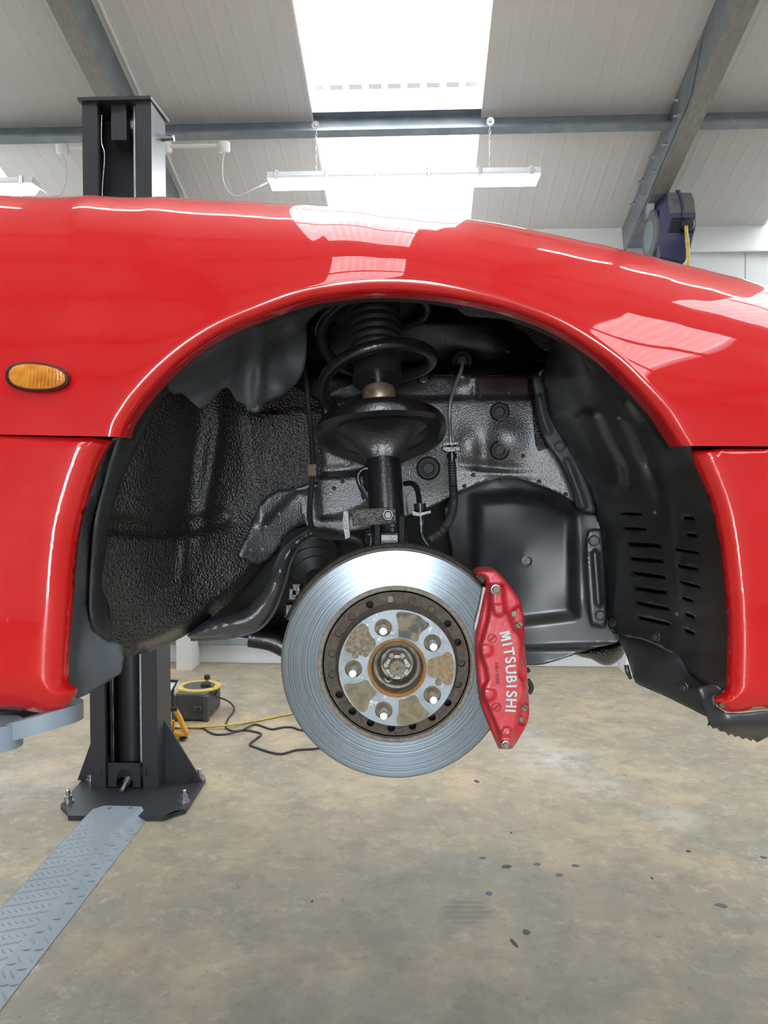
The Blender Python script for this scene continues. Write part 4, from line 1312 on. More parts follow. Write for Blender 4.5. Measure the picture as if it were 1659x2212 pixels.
# grey sill end cap
G_out = [(250, 948), (239, 958), (216, 1001), (192, 1071), (172, 1141), (160, 1219), (154, 1304), (148, 1382), (145, 1460), (146, 1478), (160, 1500), (170, 1508), (210, 1488), (249, 1463), (264, 1448), (267, 1395), (233, 1386), (206, 1366), (192, 1335), (190, 1296), (189, 1207), (203, 1120), (224, 1045), (250, 985), (266, 948)]
f_G = rbf([(250, 948, .975), (192, 1071, .985), (160, 1219, .992), (148, 1382, .995), (150, 1490, .992), (190, 1296, 1.03), (203, 1120, 1.02), (250, 985, 1.01), (267, 1395, 1.06), (264, 1448, 1.06), (249, 1463, 1.055), (206, 1366, 1.035), (210, 1488, 1.03)])
relief('sill_end_cap', G_out, lambda px, py, d: f_G(px, py) + .012, 'grey_plastic', car, step=12, n=2)

# front liner (right), with vent slots
E_out = [(1187, 693), (1215, 700), (1230, 706), (1280, 738), (1330, 776), (1380, 826), (1430, 881), (1460, 926), (1484, 960), (1503, 990), (1527, 1045), (1548, 1104), (1562, 1167), (1574, 1249), (1582, 1328), (1584, 1408), (1580, 1471), (1564, 1491), (1535, 1489), (1512, 1481), (1483, 1455), (1473, 1441), (1465, 1423), (1437, 1404), (1389, 1382), (1350, 1374), (1318, 1358), (1312, 1328), (1306, 1209), (1300, 1145), (1284, 1100), (1270, 1050), (1250, 1012), (1226, 966), (1192, 905), (1181, 860), (1176, 825), (1152, 812), (1176, 796), (1187, 754)]
slots_z = [((850, 150), (970, 155), 7), ((870, 230), (995, 238), 8), ((890, 314), (1075, 330), 12), ((905, 393), (1088, 414), 11), ((918, 472), (1100, 501), 11), ((930, 554), (1108, 584), 11), ((940, 634), (1120, 673), 11), ((945, 712), (1125, 755), 11),
           ((1190, 172), (1255, 180), 10), ((1205, 262), (1272, 275), 10), ((1145, 343), (1285, 368), 9), ((1160, 432), (1275, 456), 11), ((1170, 520), (1287, 552), 10), ((1180, 606), (1245, 627), 11), ((1197, 694), (1258, 716), 11), ((1195, 780), (1258, 805), 11)]
slots = []
for (a, b, h) in slots_z:
    ax, ay = 1000 + a[0] / 2.517, 1050 + a[1] / 2.517; bx, by = 1000 + b[0] / 2.517, 1050 + b[1] / 2.517
    hh_ = h / 2.517
    slots.append([(ax, ay - hh_ * .7), ((ax + bx) / 2, (ay + by) / 2 - hh_), (bx - 1, by - hh_), (bx + 2, by + hh_ * .6), ((ax + bx) / 2, (ay + by) / 2 + hh_ * .9), (ax + 4, ay + hh_)])
E_in = [(1187, 693), (1187, 754), (1165, 812), (1181, 860), (1192, 905), (1226, 966), (1250, 1012), (1270, 1050), (1284, 1100), (1300, 1145), (1306, 1209), (1312, 1328), (1318, 1358)]
E_ou = [(1215, 697), (1280, 735), (1330, 773), (1380, 823), (1430, 878), (1460, 923), (1484, 960), (1503, 990), (1527, 1045), (1548, 1104), (1562, 1167), (1574, 1249), (1582, 1328), (1584, 1408), (1580, 1471)]
def d_E(px, py, d):
    di = seg_dist(px, py, E_in, closed=False); do = seg_dist(px, py, E_ou, closed=False)
    t = do / (di + do + 1e-6)
    yi = np.interp(py, [690, 800, 1100, 1360], [1.22, 1.34, 1.37, 1.33])
    Y = 1 / ((1 - t) / np.interp(py, [940, 1000], [.985, .998]) + t / yi)
    Y = Y - .012 * np.sin(np.clip(t, 0, 1) * math.pi)
    Y -= polyraise(px, py, [(1238, 905), (1262, 886), (1290, 895), (1318, 955), (1345, 1010), (1350, 1050), (1325, 1062), (1300, 1045), (1270, 975)], .028, 8)
    Y -= polyraise(px, py, [(1330, 862), (1352, 866), (1382, 905), (1375, 915), (1350, 900)], .018, 6)
    Y -= gauss(px, py, 1250, 770, 14, 60, .024, -.5)
    Y += gauss(px, py, 1400, 1000, 12, 80, .018, -.35)
    Y += gauss(px, py, 1372, 940, 10, 90, .014, -.45)
    Y -= pill(px, py, [(1360, 1110), (1432, 1128)], 22, .006, 5) * 0
    Y += gauss(px, py, 1222, 780, 9, 70, .012, -.45)
    Y -= gauss(px, py, 1455, 1200, 8, 150, .006, -.12)
    return Y
lin_f = relief('arch_liner_front', E_out, d_E, 'black_plastic', car, step=9, n=2, holes=slots, thick=.003)
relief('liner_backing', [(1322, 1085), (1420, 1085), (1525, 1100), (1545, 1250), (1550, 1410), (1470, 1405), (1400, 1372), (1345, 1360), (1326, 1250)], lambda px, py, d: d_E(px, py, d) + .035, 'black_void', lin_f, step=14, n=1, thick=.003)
for (x, y, r) in ((1420, 1374, 9), (1325, 1345, 8)):
    Yc = float(d_E(np.array([x * 1.]), np.array([y * 1.]), None)[0]) if y < 1480 else 1.0
    disc_px('liner_clip', x, y, Yc - .001, [(0, r * 1.2), (.003, r * 1.2), (.004, r * .8), (.008, r * .7), (.009, r * .3)], 'black_plastic', lin_f, 16, axis=(-.75, -.65, 0))
for (x, y) in ((1415, 1107), (1338, 903), (1463, 1326), (1400, 838)):
    Yc = float(d_E(np.array([x * 1.]), np.array([y * 1.]), None)[0])
    disc_px('liner_rivet', x, y, Yc - .0005, [(0, 4.5), (.001, 4.5), (.0015, 2)], 'grey_plastic', lin_f, 10, axis=(-.75, -.65, 0))
# mounting flange between front liner and inner wing
z7 = lambda pts: [(940 + x / 2.37, 640 + y / 2.37) for x, y in pts]
z8 = lambda pts: [(1000 + x / 2.517, 1050 + y / 2.517) for x, y in pts]
FL = z7([(495, 412), (530, 408), (572, 430), (580, 500), (605, 620), (680, 740), (762, 900), (822, 1080), (812, 1110), (775, 1110), (720, 1080), (700, 1000), (640, 860), (560, 740), (520, 620), (505, 500)])
def d_FL(px, py, d):
    Y = 1.365 + 0 * px - .004 * sstep(d, 0, 5)
    rib1 = z7([(535, 520), (545, 580), (560, 640), (580, 690)]); rib2 = z7([(675, 845), (705, 920), (735, 1000), (758, 1075)])
    Y -= pill(px, py, rib1, 6, .006, 3) + pill(px, py, rib2, 6, .006, 3)
    Y -= pill(px, py, z7([(590, 440), (600, 520), (620, 600)]), 4, .004, 3)
    return Y
lf_ = relief('liner_flange', FL, d_FL, 'liner_plastic', car, step=5, n=2, thick=.003)
disc_px('push_clip', 1210, 964, 1.359, [(0, 12), (.002, 12), (.0035, 9), (.0035, 7), (.002, 6.5)], 'liner_plastic', lf_, 24)
# splash guard below (front lower)
D_out = [(958, 1100), (985, 1065), (1024, 1040), (1060, 1030), (1134, 1030), (1190, 1045), (1240, 1080), (1262, 1100), (1290, 1112), (1302, 1150), (1308, 1220), (1314, 1330), (1320, 1360), (1338, 1370), (1334, 1388), (1290, 1398), (1238, 1415), (1175, 1435), (1139, 1437), (1080, 1440), (1020, 1420), (985, 1300), (975, 1180)]
f_D = rbf([(958, 1100, 1.45), (1060, 1035, 1.44), (1190, 1050, 1.43), (1262, 1110, 1.38), (1256, 1300, 1.36), (1330, 1375, 1.32), (1175, 1430, 1.33), (1050, 1430, 1.36), (985, 1300, 1.44), (1130, 1200, 1.39), (1100, 1330, 1.37)])
def d_D(px, py, d):
    Y = f_D(px, py)
    Y -= polyraise(px, py, [(1027, 1078), (1110, 1070), (1190, 1082), (1236, 1110), (1240, 1330), (1100, 1345), (1026, 1330)], .020, 15)
    Y += sstep(py - (1395 + (1240 - px) * .02), -4, 8) * .035
    return Y
spl = relief('splash_guard', D_out, d_D, 'black_plastic', car, step=7, n=2, thick=.003)
disc_px('recessed_screw', 1138, 1212, 1.358, [(0, 12), (.0025, 12), (.003, 9), (-.001, 7), (-.001, 4), (.002, 3)], 'black_plastic', spl, 24)
SF = z8([(690, 235), (740, 232), (757, 245), (770, 420), (782, 640), (780, 765), (720, 755), (695, 740), (680, 620), (668, 430), (668, 280)])
def d_SF(px, py, d):
    return 1.325 - .004 * sstep(d, 0, 5) - pill(px, py, z8([(718, 365), (728, 500), (738, 635)]), 6.5, .007, 3.0)
sf = relief('splash_guard_flange', SF, d_SF, 'black_plastic', car, step=5, n=2, thick=.004)
disc_px('push_clip', 1000 + 712 / 2.517, 1050 + 297 / 2.517, 1.319, [(0, 12), (.002, 12), (.0035, 9.5), (.0035, 7.5), (.002, 7)], 'black_plastic', sf, 24)
disc_px('push_clip', 1000 + 745 / 2.517, 1050 + 703 / 2.517, 1.319, [(0, 11), (.002, 11), (.0035, 8.5), (.0035, 7), (.002, 6.5)], 'black_plastic', sf, 24)
# top liner slip by the front of the tower
T_out = [(925, 630), (985, 634), (1050, 645), (1120, 664), (1196, 694), (1150, 694), (1100, 690), (1040, 686), (1005, 682), (985, 664), (950, 650)]
relief('liner_top', T_out, lambda px, py, d: .985 + .10 * sstep(py - (625 + (px - 925) * .24), 0, 45), 'liner_plastic', car, step=7, n=2)

# ---- inner structure ----------------------------------------------
A_out = [(340, 840), (420, 810), (520, 800), (600, 815), (665, 850), (700, 880), (700, 960), (698, 1040), (680, 1090), (668, 1128), (640, 1141), (605, 1178), (582, 1206), (550, 1247), (515, 1285), (462, 1328), (399, 1374), (321, 1409), (268, 1416), (236, 1400), (210, 1370), (195, 1300), (200, 1200), (215, 1110), (240, 1000), (285, 905)]
f_A = rbf([(195, 1300, 1.11), (210, 1370, 1.11), (268, 1414, 1.16), (215, 1110, 1.09), (240, 1000, 1.10), (300, 900, 1.12), (370, 850, 1.18), (480, 820, 1.32), (600, 830, 1.41), (700, 900, 1.44), (698, 1040, 1.44), (605, 1178, 1.41), (515, 1285, 1.36), (399, 1372, 1.27), (540, 1000, 1.40), (400, 1000, 1.27), (480, 1100, 1.37), (330, 1100, 1.19), (300, 1250, 1.18), (420, 1250, 1.30), (500, 1220, 1.35), (620, 1050, 1.43)])
def d_A(px, py, d):
    Y = f_A(px, py)
    Y += gauss(px, py, 420, 980, 26, 150, .035, .12)
    Y -= gauss(px, py, 455, 1010, 14, 130, .016, .16)
    Y -= gauss(px, py, 318, 1010, 40, 120, .012, .25)
    Y += pill(px, py, [(215, 1130), (330, 1142), (420, 1134), (482, 1118)], 18, .022, 10)
    Y -= gauss(px, py, 395, 1200, 6, 55, .010, .1)
    Y -= gauss(px, py, 380, 1265, 28, 6, .007, -.5)
    Y -= polyraise(px, py, [(528, 896), (700, 880), (702, 1060), (640, 1060), (560, 1140), (536, 1000)], .012, 6)
    Y += sstep(-d, -26, 0) * .05 * (py > 1180) * (px > 300)
    return Y
A = relief('footwell_panel', A_out, d_A, 'underseal', car, step=8, n=2, thick=.003)
LP = [(596, 1060), (640, 1055), (690, 1040), (700, 1090), (672, 1126), (640, 1141), (610, 1176), (590, 1200), (560, 1218), (530, 1208), (514, 1197), (540, 1140), (560, 1090)]
def d_LP(px, py, d): return d_A(px, py, 99 + 0 * d) - .012 + .004 * np.clip(1 - d / 4, 0, 1)
lap = relief('lap_panel', LP, d_LP, 'black_paint', car, step=8, n=2, thick=.003)
for (x, y) in ((573, 1139), (541, 1158), (541, 1189), (566, 1187), (594, 1072), (602, 1110), (636, 1106)):
    Yc = float(d_LP(np.array([x * 1.]), np.array([y * 1.]), np.array([9.]))[0])
    disc_px('spot_weld', x, y, Yc, [(0, 5), (.0015, 4), (.002, 2), (.001, .5)], 'black_paint', lap, 12)
# inner wing with strut tower
B_out = [(560, 690), (620, 650), (700, 630), (830, 622), (950, 626), (1060, 645), (1150, 680), (1205, 700), (1225, 780), (1215, 840), (1215, 900), (1245, 980), (1285, 1070), (1262, 1100), (1240, 1087), (1214, 1070), (1176, 1053), (1134, 1039), (1100, 1033), (1058, 1039), (1024, 1049), (982, 1068), (940, 1091), (880, 1115), (800, 1140), (740, 1150), (680, 1150), (650, 1110), (640, 1000), (640, 880), (580, 820)]
f_B = rbf([(560, 690, 1.34), (700, 630, 1.40), (830, 622, 1.43), (950, 626, 1.43), (1060, 645, 1.40), (1205, 700, 1.34), (700, 760, 1.46), (830, 760, 1.48), (1000, 760, 1.47), (1100, 760, 1.47), (1200, 780, 1.42), (680, 870, 1.45), (900, 850, 1.45), (1000, 830, 1.44), (1080, 850, 1.43), (1200, 860, 1.41), (700, 950, 1.44), (850, 950, 1.44), (1079, 930, 1.42), (1200, 950, 1.41), (1270, 1070, 1.40), (1100, 1030, 1.43), (940, 1085, 1.44), (780, 1120, 1.43), (680, 1140, 1.42), (660, 1000, 1.45)])
def d_B(px, py, d):
    Y = f_B(px, py)
    lo = sstep(py - (860 - (px - 960) * .01), -3, 5)          # lower plate laps over the upper one
    Y -= .008 * lo
    # dark tower recess over the shelf
    Y += .15 * (1 - sstep(py - 806, -22, 8)) * sstep(py, 625, 700)
    Y -= gauss(px, py, 1100, 950, 38, 38, .011)                # boss round lower plug
    Y -= gauss(px, py, 1010, 960, 26, 32, .008)
    Y += gauss(px, py, 1045, 985, 18, 40, .006)
    Y += gauss(px, py, 1060, 1010, 60, 9, .010, .12)
    Y -= gauss(px, py, 1090, 1022, 60, 8, .008, .05)
    Y -= gauss(px, py, 925, 1012, 44, 44, .012)
    # folded step on the left part
    Y -= polyraise(px, py, [(683, 1028), (790, 1022), (800, 1090), (740, 1115), (690, 1120)], .020, 6)
    Y -= polyraise(px, py, [(690, 900), (760, 930), (760, 1005), (700, 1010)], .006, 6)
    Y -= gauss(px, py, 997, 796, 26, 24, .05)
    Y -= pill(px, py, [(1025, 800), (1025, 858)], 2.5, .010, 2)
    return Y
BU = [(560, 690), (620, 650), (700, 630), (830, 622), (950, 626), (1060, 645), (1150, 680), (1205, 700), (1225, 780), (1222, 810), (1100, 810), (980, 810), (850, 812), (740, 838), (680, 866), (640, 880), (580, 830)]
BL_ = [(636, 884), (680, 860), (740, 832), (850, 806), (980, 804), (1100, 804), (1222, 804)] + B_out[9:-1]
relief('strut_tower', BU, d_B, 'tower_black', car, step=7, n=2, thick=.003)  # upper inner wing, its shade painted in by the darker material
W_ = relief('inner_wing', BL_, d_B, 'black_paint', car, step=7, n=2, thick=.003)
def onB(x, y, dy=0.0): return float(d_B(np.array([x * 1.]), np.array([y * 1.]), None)[0]) + dy
for (x, y, r) in ((1079, 890, 21), (1079, 973, 21), (925, 1012, 26)):
    disc_px('rubber_plug', x, y, onB(x, y, .002), [(0, r), (.005, r), (.007, r * .93), (.0045, r * .80), (.0045, r * .66), (.007, r * .60), (.0072, r * .5), (.004, r * .42), (.004, .1)], 'rubber', W_, 36)
for (x, y) in ((1037, 858), (1100, 847), (1130, 985), (1022, 1026), (1165, 1040), (1222, 1068), (1030, 848), (1085, 1035), (740, 1040), (722, 1055), (1003, 1050), (663, 900)):
    disc_px('spot_weld', x, y, onB(x, y), [(-.001, 5), (.0015, 4.5), (.003, 2), (.002, .5)], 'black_paint', W_, 12)
for (x, y) in ((748, 973), (748, 998)):
    disc_px('stud_hole', x, y, onB(x, y), [(0, 7.5), (.002, 7.5), (.002, 5), (-.001, 4), (-.001, 1.5), (.002, 1)], 'strut_paint', W_, 16)
disc_px('tower_bolt', 915, 818, onB(915, 818), [(-.01, 16), (.006, 14), (.008, 9), (.008, 6), (.002, 4), (.002, .5)], 'strut_paint', W_, 20)
gr = disc_px('grommet', 997, 780, onB(997, 780, -.004), [(-.02, 23), (.004, 23), (.010, 20), (.008, 15), (.012, 9), (.012, 5), (.006, 4), (.006, .3)], 'rubber', W_, 32, axis=(0, -1, -.15))
# bracket tab under the tower, upper right shiny sheet
UR = [(1100, 690), (1140, 694), (1192, 700), (1188, 760), (1160, 745), (1135, 720), (1110, 705)]
relief('tower_gusset', UR, lambda px, py, d: 1.31 + (px - 1190) * -.0008, 'underseal', car, step=7, n=2)
relief('tower_edge_seal', [(1140, 820), (1180, 838), (1182, 880), (1192, 915), (1205, 950), (1165, 975), (1155, 940), (1150, 880)], lambda px, py, d: d_B(px, py, d) - .006, 'underseal', car, step=7, n=2)

# engine bay / body core behind everything (dark)
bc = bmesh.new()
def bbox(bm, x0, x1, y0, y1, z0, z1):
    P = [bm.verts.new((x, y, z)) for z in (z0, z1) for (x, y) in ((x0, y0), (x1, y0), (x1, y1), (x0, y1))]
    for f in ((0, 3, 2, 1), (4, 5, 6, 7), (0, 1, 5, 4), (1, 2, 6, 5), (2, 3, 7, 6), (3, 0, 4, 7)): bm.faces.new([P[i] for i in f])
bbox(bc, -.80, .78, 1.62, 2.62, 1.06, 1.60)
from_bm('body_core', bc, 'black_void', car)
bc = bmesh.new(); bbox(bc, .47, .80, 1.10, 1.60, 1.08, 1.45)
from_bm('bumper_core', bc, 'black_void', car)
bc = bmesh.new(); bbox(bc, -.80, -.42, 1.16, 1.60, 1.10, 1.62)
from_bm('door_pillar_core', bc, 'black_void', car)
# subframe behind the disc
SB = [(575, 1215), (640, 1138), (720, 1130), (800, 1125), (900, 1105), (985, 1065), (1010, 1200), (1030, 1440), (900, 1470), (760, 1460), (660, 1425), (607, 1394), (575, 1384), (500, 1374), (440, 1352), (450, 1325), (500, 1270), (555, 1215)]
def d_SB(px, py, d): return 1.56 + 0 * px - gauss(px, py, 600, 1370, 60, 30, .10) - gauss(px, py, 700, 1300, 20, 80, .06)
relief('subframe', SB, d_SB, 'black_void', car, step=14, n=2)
ARM = [(663, 1145), (700, 1140), (740, 1150), (740, 1165), (690, 1160), (655, 1172), (632, 1205), (615, 1260), (590, 1320), (560, 1355), (520, 1370), (460, 1378), (420, 1380), (404, 1372), (440, 1345), (475, 1330), (520, 1320), (545, 1300), (575, 1260), (595, 1215), (615, 1180)]
def d_ARM(px, py, d): return 1.35 - .030 * np.sqrt(np.clip(d / 22, 0, 1)) + .03 * sstep(660 - px, 0, 250) * -1
arm_ = relief('control_arm', ARM, d_ARM, 'black_paint', car, step=6, n=2, skirt=1.37)
tube('arm_seam', [U(x, y, 1.33) for x, y in ((735, 1164), (690, 1160), (655, 1173), (632, 1207), (616, 1261), (592, 1322), (561, 1358), (520, 1373), (460, 1381), (412, 1382))], .0025, 'black_paint', arm_, 6)
# arm end tab
prism('arm_tab', [U(x, y, 1.34) for x, y in ((409, 1376), (440, 1378), (418, 1386))], (0, .01, 0), 'strut_paint', arm_)
tube('lower_link', [U(x, y, 1.42) for x, y in ((540, 1375), (590, 1385), (640, 1410), (720, 1440), (800, 1450))], .02, 'strut_paint', car, 12)
# drive-shaft boot
dv0 = U(690, 1215, 1.34)
lathe('driveshaft_boot', [(-.02, .052), (0, .052), (.006, .043), (.014, .048), (.022, .038), (.030, .042), (.038, .030), (.046, .034), (.06, .018), (.14, .016)], U(668, 1200, 1.40), (.25, -.8, -.55), 'rubber', car, 28)
lathe('axle_knuckle', [(0, .05), (.06, .06), (.10, .07), (.13, .05)], U(858, 1400, 1.28), (0, -1, 0), 'strut_paint', car, 24)
kn = prism('knuckle_arm', [U(x, y, 1.16) for x, y in ((790, 1150), (880, 1150), (900, 1260), (870, 1400), (800, 1400), (780, 1260))], (0, .05, 0), 'strut_paint', car, bevel=.008)
for (x, y) in ((632, 1285), (625, 1320), (640, 1275)):
    prism('sensor_block', [U(x - 10, y - 14, 1.25), U(x + 10, y - 14, 1.25), U(x + 12, y + 14, 1.25), U(x - 12, y + 14, 1.25)], (0, .03, 0), 'strut_paint', car, bevel=.003)

# ---- undertray and torn bumper bottom ------------------------------
I_out = [(1328, 1362), (1350, 1370), (1389, 1378), (1437, 1398), (1470, 1420), (1486, 1452), (1514, 1478), (1524, 1500), (1534, 1545), (1528, 1549), (1501, 1536), (1437, 1504), (1381, 1480), (1369, 1467), (1358, 1431), (1346, 1400)]
f_I = rbf([(1328, 1362, 1.33), (1389, 1378, 1.22), (1470, 1420, 1.09), (1524, 1500, 1.02), (1534, 1545, 1.02), (1437, 1504, 1.12), (1369, 1467, 1.22), (1346, 1400, 1.30)])
und = relief('undertray', I_out, lambda px, py, d: f_I(px, py) - .008 * np.clip(1 - d / 8, 0, 1) * -1, 'liner_plastic', car, step=9, n=2)
tg = relief('undertray_tab', [(1349, 1438), (1358, 1437), (1366, 1466), (1360, 1468), (1352, 1455)], const(1.235), 'black_plastic', car, step=8, n=1, rings=())
disc_px('liner_clip', 1478, 1483, 1.065, [(0, 11), (.003, 11), (.004, 8), (.008, 7), (.009, 3)], 'black_plastic', und, 16, axis=(-.6, -.75, 0))
jag = [(1505, 1486), (1518, 1482), (1540, 1478), (1566, 1488), (1556, 1500), (1541, 1506), (1546, 1524), (1568, 1540), (1600, 1541), (1659, 1535), (1960, 1512), (1960, 1560), (1700, 1585), (1662, 1590)]
xx = 1655
r_ = random.Random(3)
low = [(1636, 1604), (1627, 1597), (1622, 1601), (1612, 1594), (1604, 1597), (1596, 1590), (1588, 1592), (1580, 1585), (1574, 1589), (1566, 1581), (1556, 1580), (1548, 1572), (1540, 1574), (1534, 1566), (1528, 1569), (1530, 1558), (1524, 1540), (1515, 1510)]
def d_J(px, py, d): return .985 + .02 * sstep(1560 - px, -20, 60) - .012 * np.sin(np.clip((py - 1500) / 100, 0, 1) * math.pi) + .03 * sstep(py, 1560, 1610)
jg = relief('torn_bumper_edge', jag + low, d_J, 'black_plastic', car, step=8, n=1, thick=.003, rings=(3, 7))
disc_px('bumper_screw', 1558, 1522, .968, [(0, 8), (.004, 7), (.005, 3)], 'clip_brown', jg, 14)
relief('subframe_end', [(1238, 1412), (1290, 1394), (1344, 1382), (1350, 1405), (1342, 1422), (1318, 1438), (1295, 1434), (1278, 1424)], lambda px, py, d: 1.46 - .03 * np.sqrt(np.clip(d / 18, 0, 1)), 'underseal', car, step=7, n=2, skirt=1.50)

# ---- strut ----------------------------------------------------------
SA, SBp = U(838, 1170, 1.15), U(806, 650, 1.30)
sax = (SBp - SA)
SL = sax.length; sdir = sax.normalized()
def s_at(py):
    lo, hi = -0.2, 1.3
    for _ in range(40):
        mid = (lo + hi) / 2
        if proj(SA + sax * mid)[1] > py: lo = mid
        else: hi = mid
    return lo * SL
def prof(pts):
    out = []
    for py, r in pts:
        s = s_at(py); Yc = (SA + sdir * s).y
        out.append((s, r * m_at(Yc)))
    return out
strut = lathe('strut', prof([(1175, 36), (1150, 36), (1150, 39), (960, 39), (950, 39)]), SA, sdir, 'strut_paint', car, 36)
perch = lathe('spring_perch', prof([(1000, 40), (985, 44), (968, 55), (955, 72), (946, 98), (952, 122), (947, 136), (939, 141), (927, 141), (921, 137), (919, 122), (919, 60), (880, 36)]), SA, sdir, 'strut_paint', strut, 56)
_sr = s_at(936); _sl = s_at(1000)
for v in perch.data.vertices:
    q = v.co - SA
    sv = q.dot(sdir)
    rad = q - sdir * sv
    if sv < _sr and rad.length > .02:
        fr_ = Vector((0, -1, 0)) - sdir * -sdir.y
        fr_.normalize()
        rt_ = sdir.cross(fr_)
        th = math.atan2(rad.dot(rt_), rad.dot(fr_))
        lob = max(0.0, math.cos(1.5 * (abs(th) - math.radians(48)))) ** 6 if abs(th) < 2.0 else max(0.0, math.cos(1.5 * (abs(th) - math.pi))) ** 6
        wgt = math.sin(math.pi * min(1, max(0, (sv - _sl) / (_sr - _sl))))
        v.co += rad * (.34 * lob * wgt) - sdir * (.006 * lob * wgt)
lathe('gland_nut', prof([(872, 32), (867, 35), (848, 36), (842, 34), (840, 18)]), SA, sdir, 'brass_nut', strut, 36)
bnp = SA + sdir * s_at(846) + Vector((0, -.0262, 0))
lathe('damper_rod', prof([(850, 17), (770, 17)]), SA, sdir, 'chrome', strut, 24)
lathe('bump_cup', prof([(822, 17), (823, 54), (819, 54), (812, 51), (782, 51), (776, 30)]), SA, sdir, 'rubber', strut, 40)
bl = [(786, 49)]
for k in range(8):
    p0 = 782 - 17.0 * k
    bl += [(p0, 50), (p0 - 3, 55), (p0 - 8.5, 57), (p0 - 13, 55), (p0 - 16, 50)]
lathe('bellows', prof(bl), SA, sdir, 'rubber', strut, 40, sharp=60)
lathe('top_mount', prof([(655, 60), (648, 118), (640, 125), (632, 120), (628, 40)]), SA, sdir, 'rubber', strut, 40)
e1, e2, a_ = frame_for(sdir)
# direction towards viewer and to the right, perpendicular to the axis
right = (Vector((1, 0, 0)) - sdir * sdir.x).normalized()
front = right.cross(sdir); 
if front.y > 0: front = -front
pts = []
for q in range(0, 181):
    ph = -520 + (300 + 520) * q / 180
    py = 783 + 112 * ph / 360
    r = (122 if ph < 200 else 122) * m_at(1.22)
    a = math.radians(ph)
    pts.append(SA + sdir * s_at(py) + right * (r * math.cos(a)) + front * (r * math.sin(a)))
tube('coil_spring', pts, .0098, 'strut_paint', strut, 12, raw=True)
# bracket block with bolt below
brk = prism('hose_bracket', [U(x, y, 1.085) for x, y in ((759, 1102), (800, 1099), (855, 1096), (856, 1131), (800, 1134), (762, 1137))], (0, .02, 0), 'underseal', strut, bevel=.002)
disc_px('bracket_bolt', 838, 1112, 1.085, [(0, 12), (.003, 12), (.003, 9.5), (.009, 9), (.010, 7)], 'strut_paint', strut, 6)
prism('bracket_tab', [U(x, y, 1.10) for x, y in ((742, 1105), (752, 1103), (756, 1160), (746, 1165), (740, 1130))], (0, .02, 0), 'strut_paint', strut)
for x in (815, 868): 
    lathe('clamp_bolt', [(0, .006), (.04, .006)], U(x, 1175, 1.10), (0, 0, 1), 'strut_paint', strut, 10)
prism('clamp_block', [U(x, y, 1.11) for x, y in ((806, 1150), (872, 1150), (874, 1185), (804, 1185))], (0, .05, 0), 'strut_paint', strut, bevel=.004)

# ---- hoses -----------------------------------------------------------
ab = tube('sensor_cable', [U(x, y, Y) for x, y, Y in ((652, 745, 1.33), (656, 780, 1.32), (662, 830, 1.31), (669, 900, 1.30), (674, 960, 1.28), (676, 1010, 1.26), (672, 1060, 1.24), (669, 1100, 1.22), (672, 1135, 1.19), (688, 1155, 1.16), (720, 1160, 1.14), (752, 1160, 1.12), (775, 1168, 1.12), (790, 1185, 1.13))], .0048, 'rubber', car, 10)
prism('cable_clip', [U(x, y, 1.245) for x, y in ((664, 1003), (683, 1002), (684, 1012), (676, 1015), (684, 1018), (683, 1029), (665, 1028), (667, 1016))], (0, .016, 0), 'clip_brown', ab, bevel=.001)
bp = tube('brake_pipe', [U(x, y, Y) for x, y, Y in ((999, 783, 1.37), (996, 800, 1.35), (984, 832, 1.34), (973, 868, 1.33), (971, 905, 1.33), (973, 940, 1.32), (974, 965, 1.32))], .0034, 'galv', car, 8)
bh = tube('brake_hose', [U(x, y, Y) for x, y, Y in ((976, 1000, 1.31), (978, 1040, 1.29), (980, 1075, 1.26), (977, 1105, 1.23), (965, 1133, 1.20), (945, 1155, 1.17), (925, 1168, 1.15))], .0058, 'rubber', car, 12, n=14, rib=(.0052, .28))
lathe('hose_union', [(0, .006), (.010, .006), (.010, .0085), (.018, .0085), (.018, .006), (.026, .006), (.026, .0078), (.032, .0078)], U(976, 1003, 1.31), (0, .05, 1), 'strut_paint', bh, 12)
prism('hose_clip', [U(x, y, 1.30) for x, y in ((956, 965), (994, 964), (995, 973), (984, 976), (966, 977), (955, 972))], (0, .02, 0), 'strut_paint', bh, bevel=.001)
prism('hose_clip', [U(x, y, 1.305) for x, y in ((958, 957), (990, 955), (990, 960), (958, 962))], (0, .02, 0), 'strut_paint', bh)
h2 = tube('caliper_hose', [U(x, y, Y) for x, y, Y in ((874, 1045, 1.20), (888, 1044, 1.19), (899, 1052, 1.18), (904, 1070, 1.17), (906, 1090, 1.16), (908, 1112, 1.15), (909, 1140, 1.14), (913, 1160, 1.14), (925, 1180, 1.14))], .0042, 'strut_paint', car, 8)
lathe('hose_union', [(0, .0055), (.008, .0055), (.008, .0085), (.016, .0085), (.016, .006), (.030, .006), (.030, .009), (.040, .009), (.040, .0055)], U(910, 1146, 1.135), (-.05, .05, 1), 'strut_paint', h2, 12)
prism('hose_clip', [U(x, y, 1.13) for x, y in ((890, 1103), (905, 1108), (930, 1103), (931, 1108), (906, 1115), (892, 1113))], (0, .012, 0), 'strut_paint', h2)
tube('clip_wire', [U(x, y, 1.15) for x, y in ((884, 1064), (879, 1072), (879, 1095), (881, 1110))], .0012, 'zinc', h2, 6)
h3 = tube('brake_line', [U(x, y, Y) for x, y, Y in ((800, 1012, 1.18), (784, 1014, 1.18), (774, 1025, 1.18), (775, 1042, 1.18), (784, 1058, 1.18), (792, 1072, 1.18))], .0036, 'strut_paint', car, 8)
lathe('hose_union', [(0, .0055), (.012, .0055), (.012, .008), (.02, .008)], U(780, 1050, 1.175), (.5, 0, -.9), 'strut_paint', h3, 10)

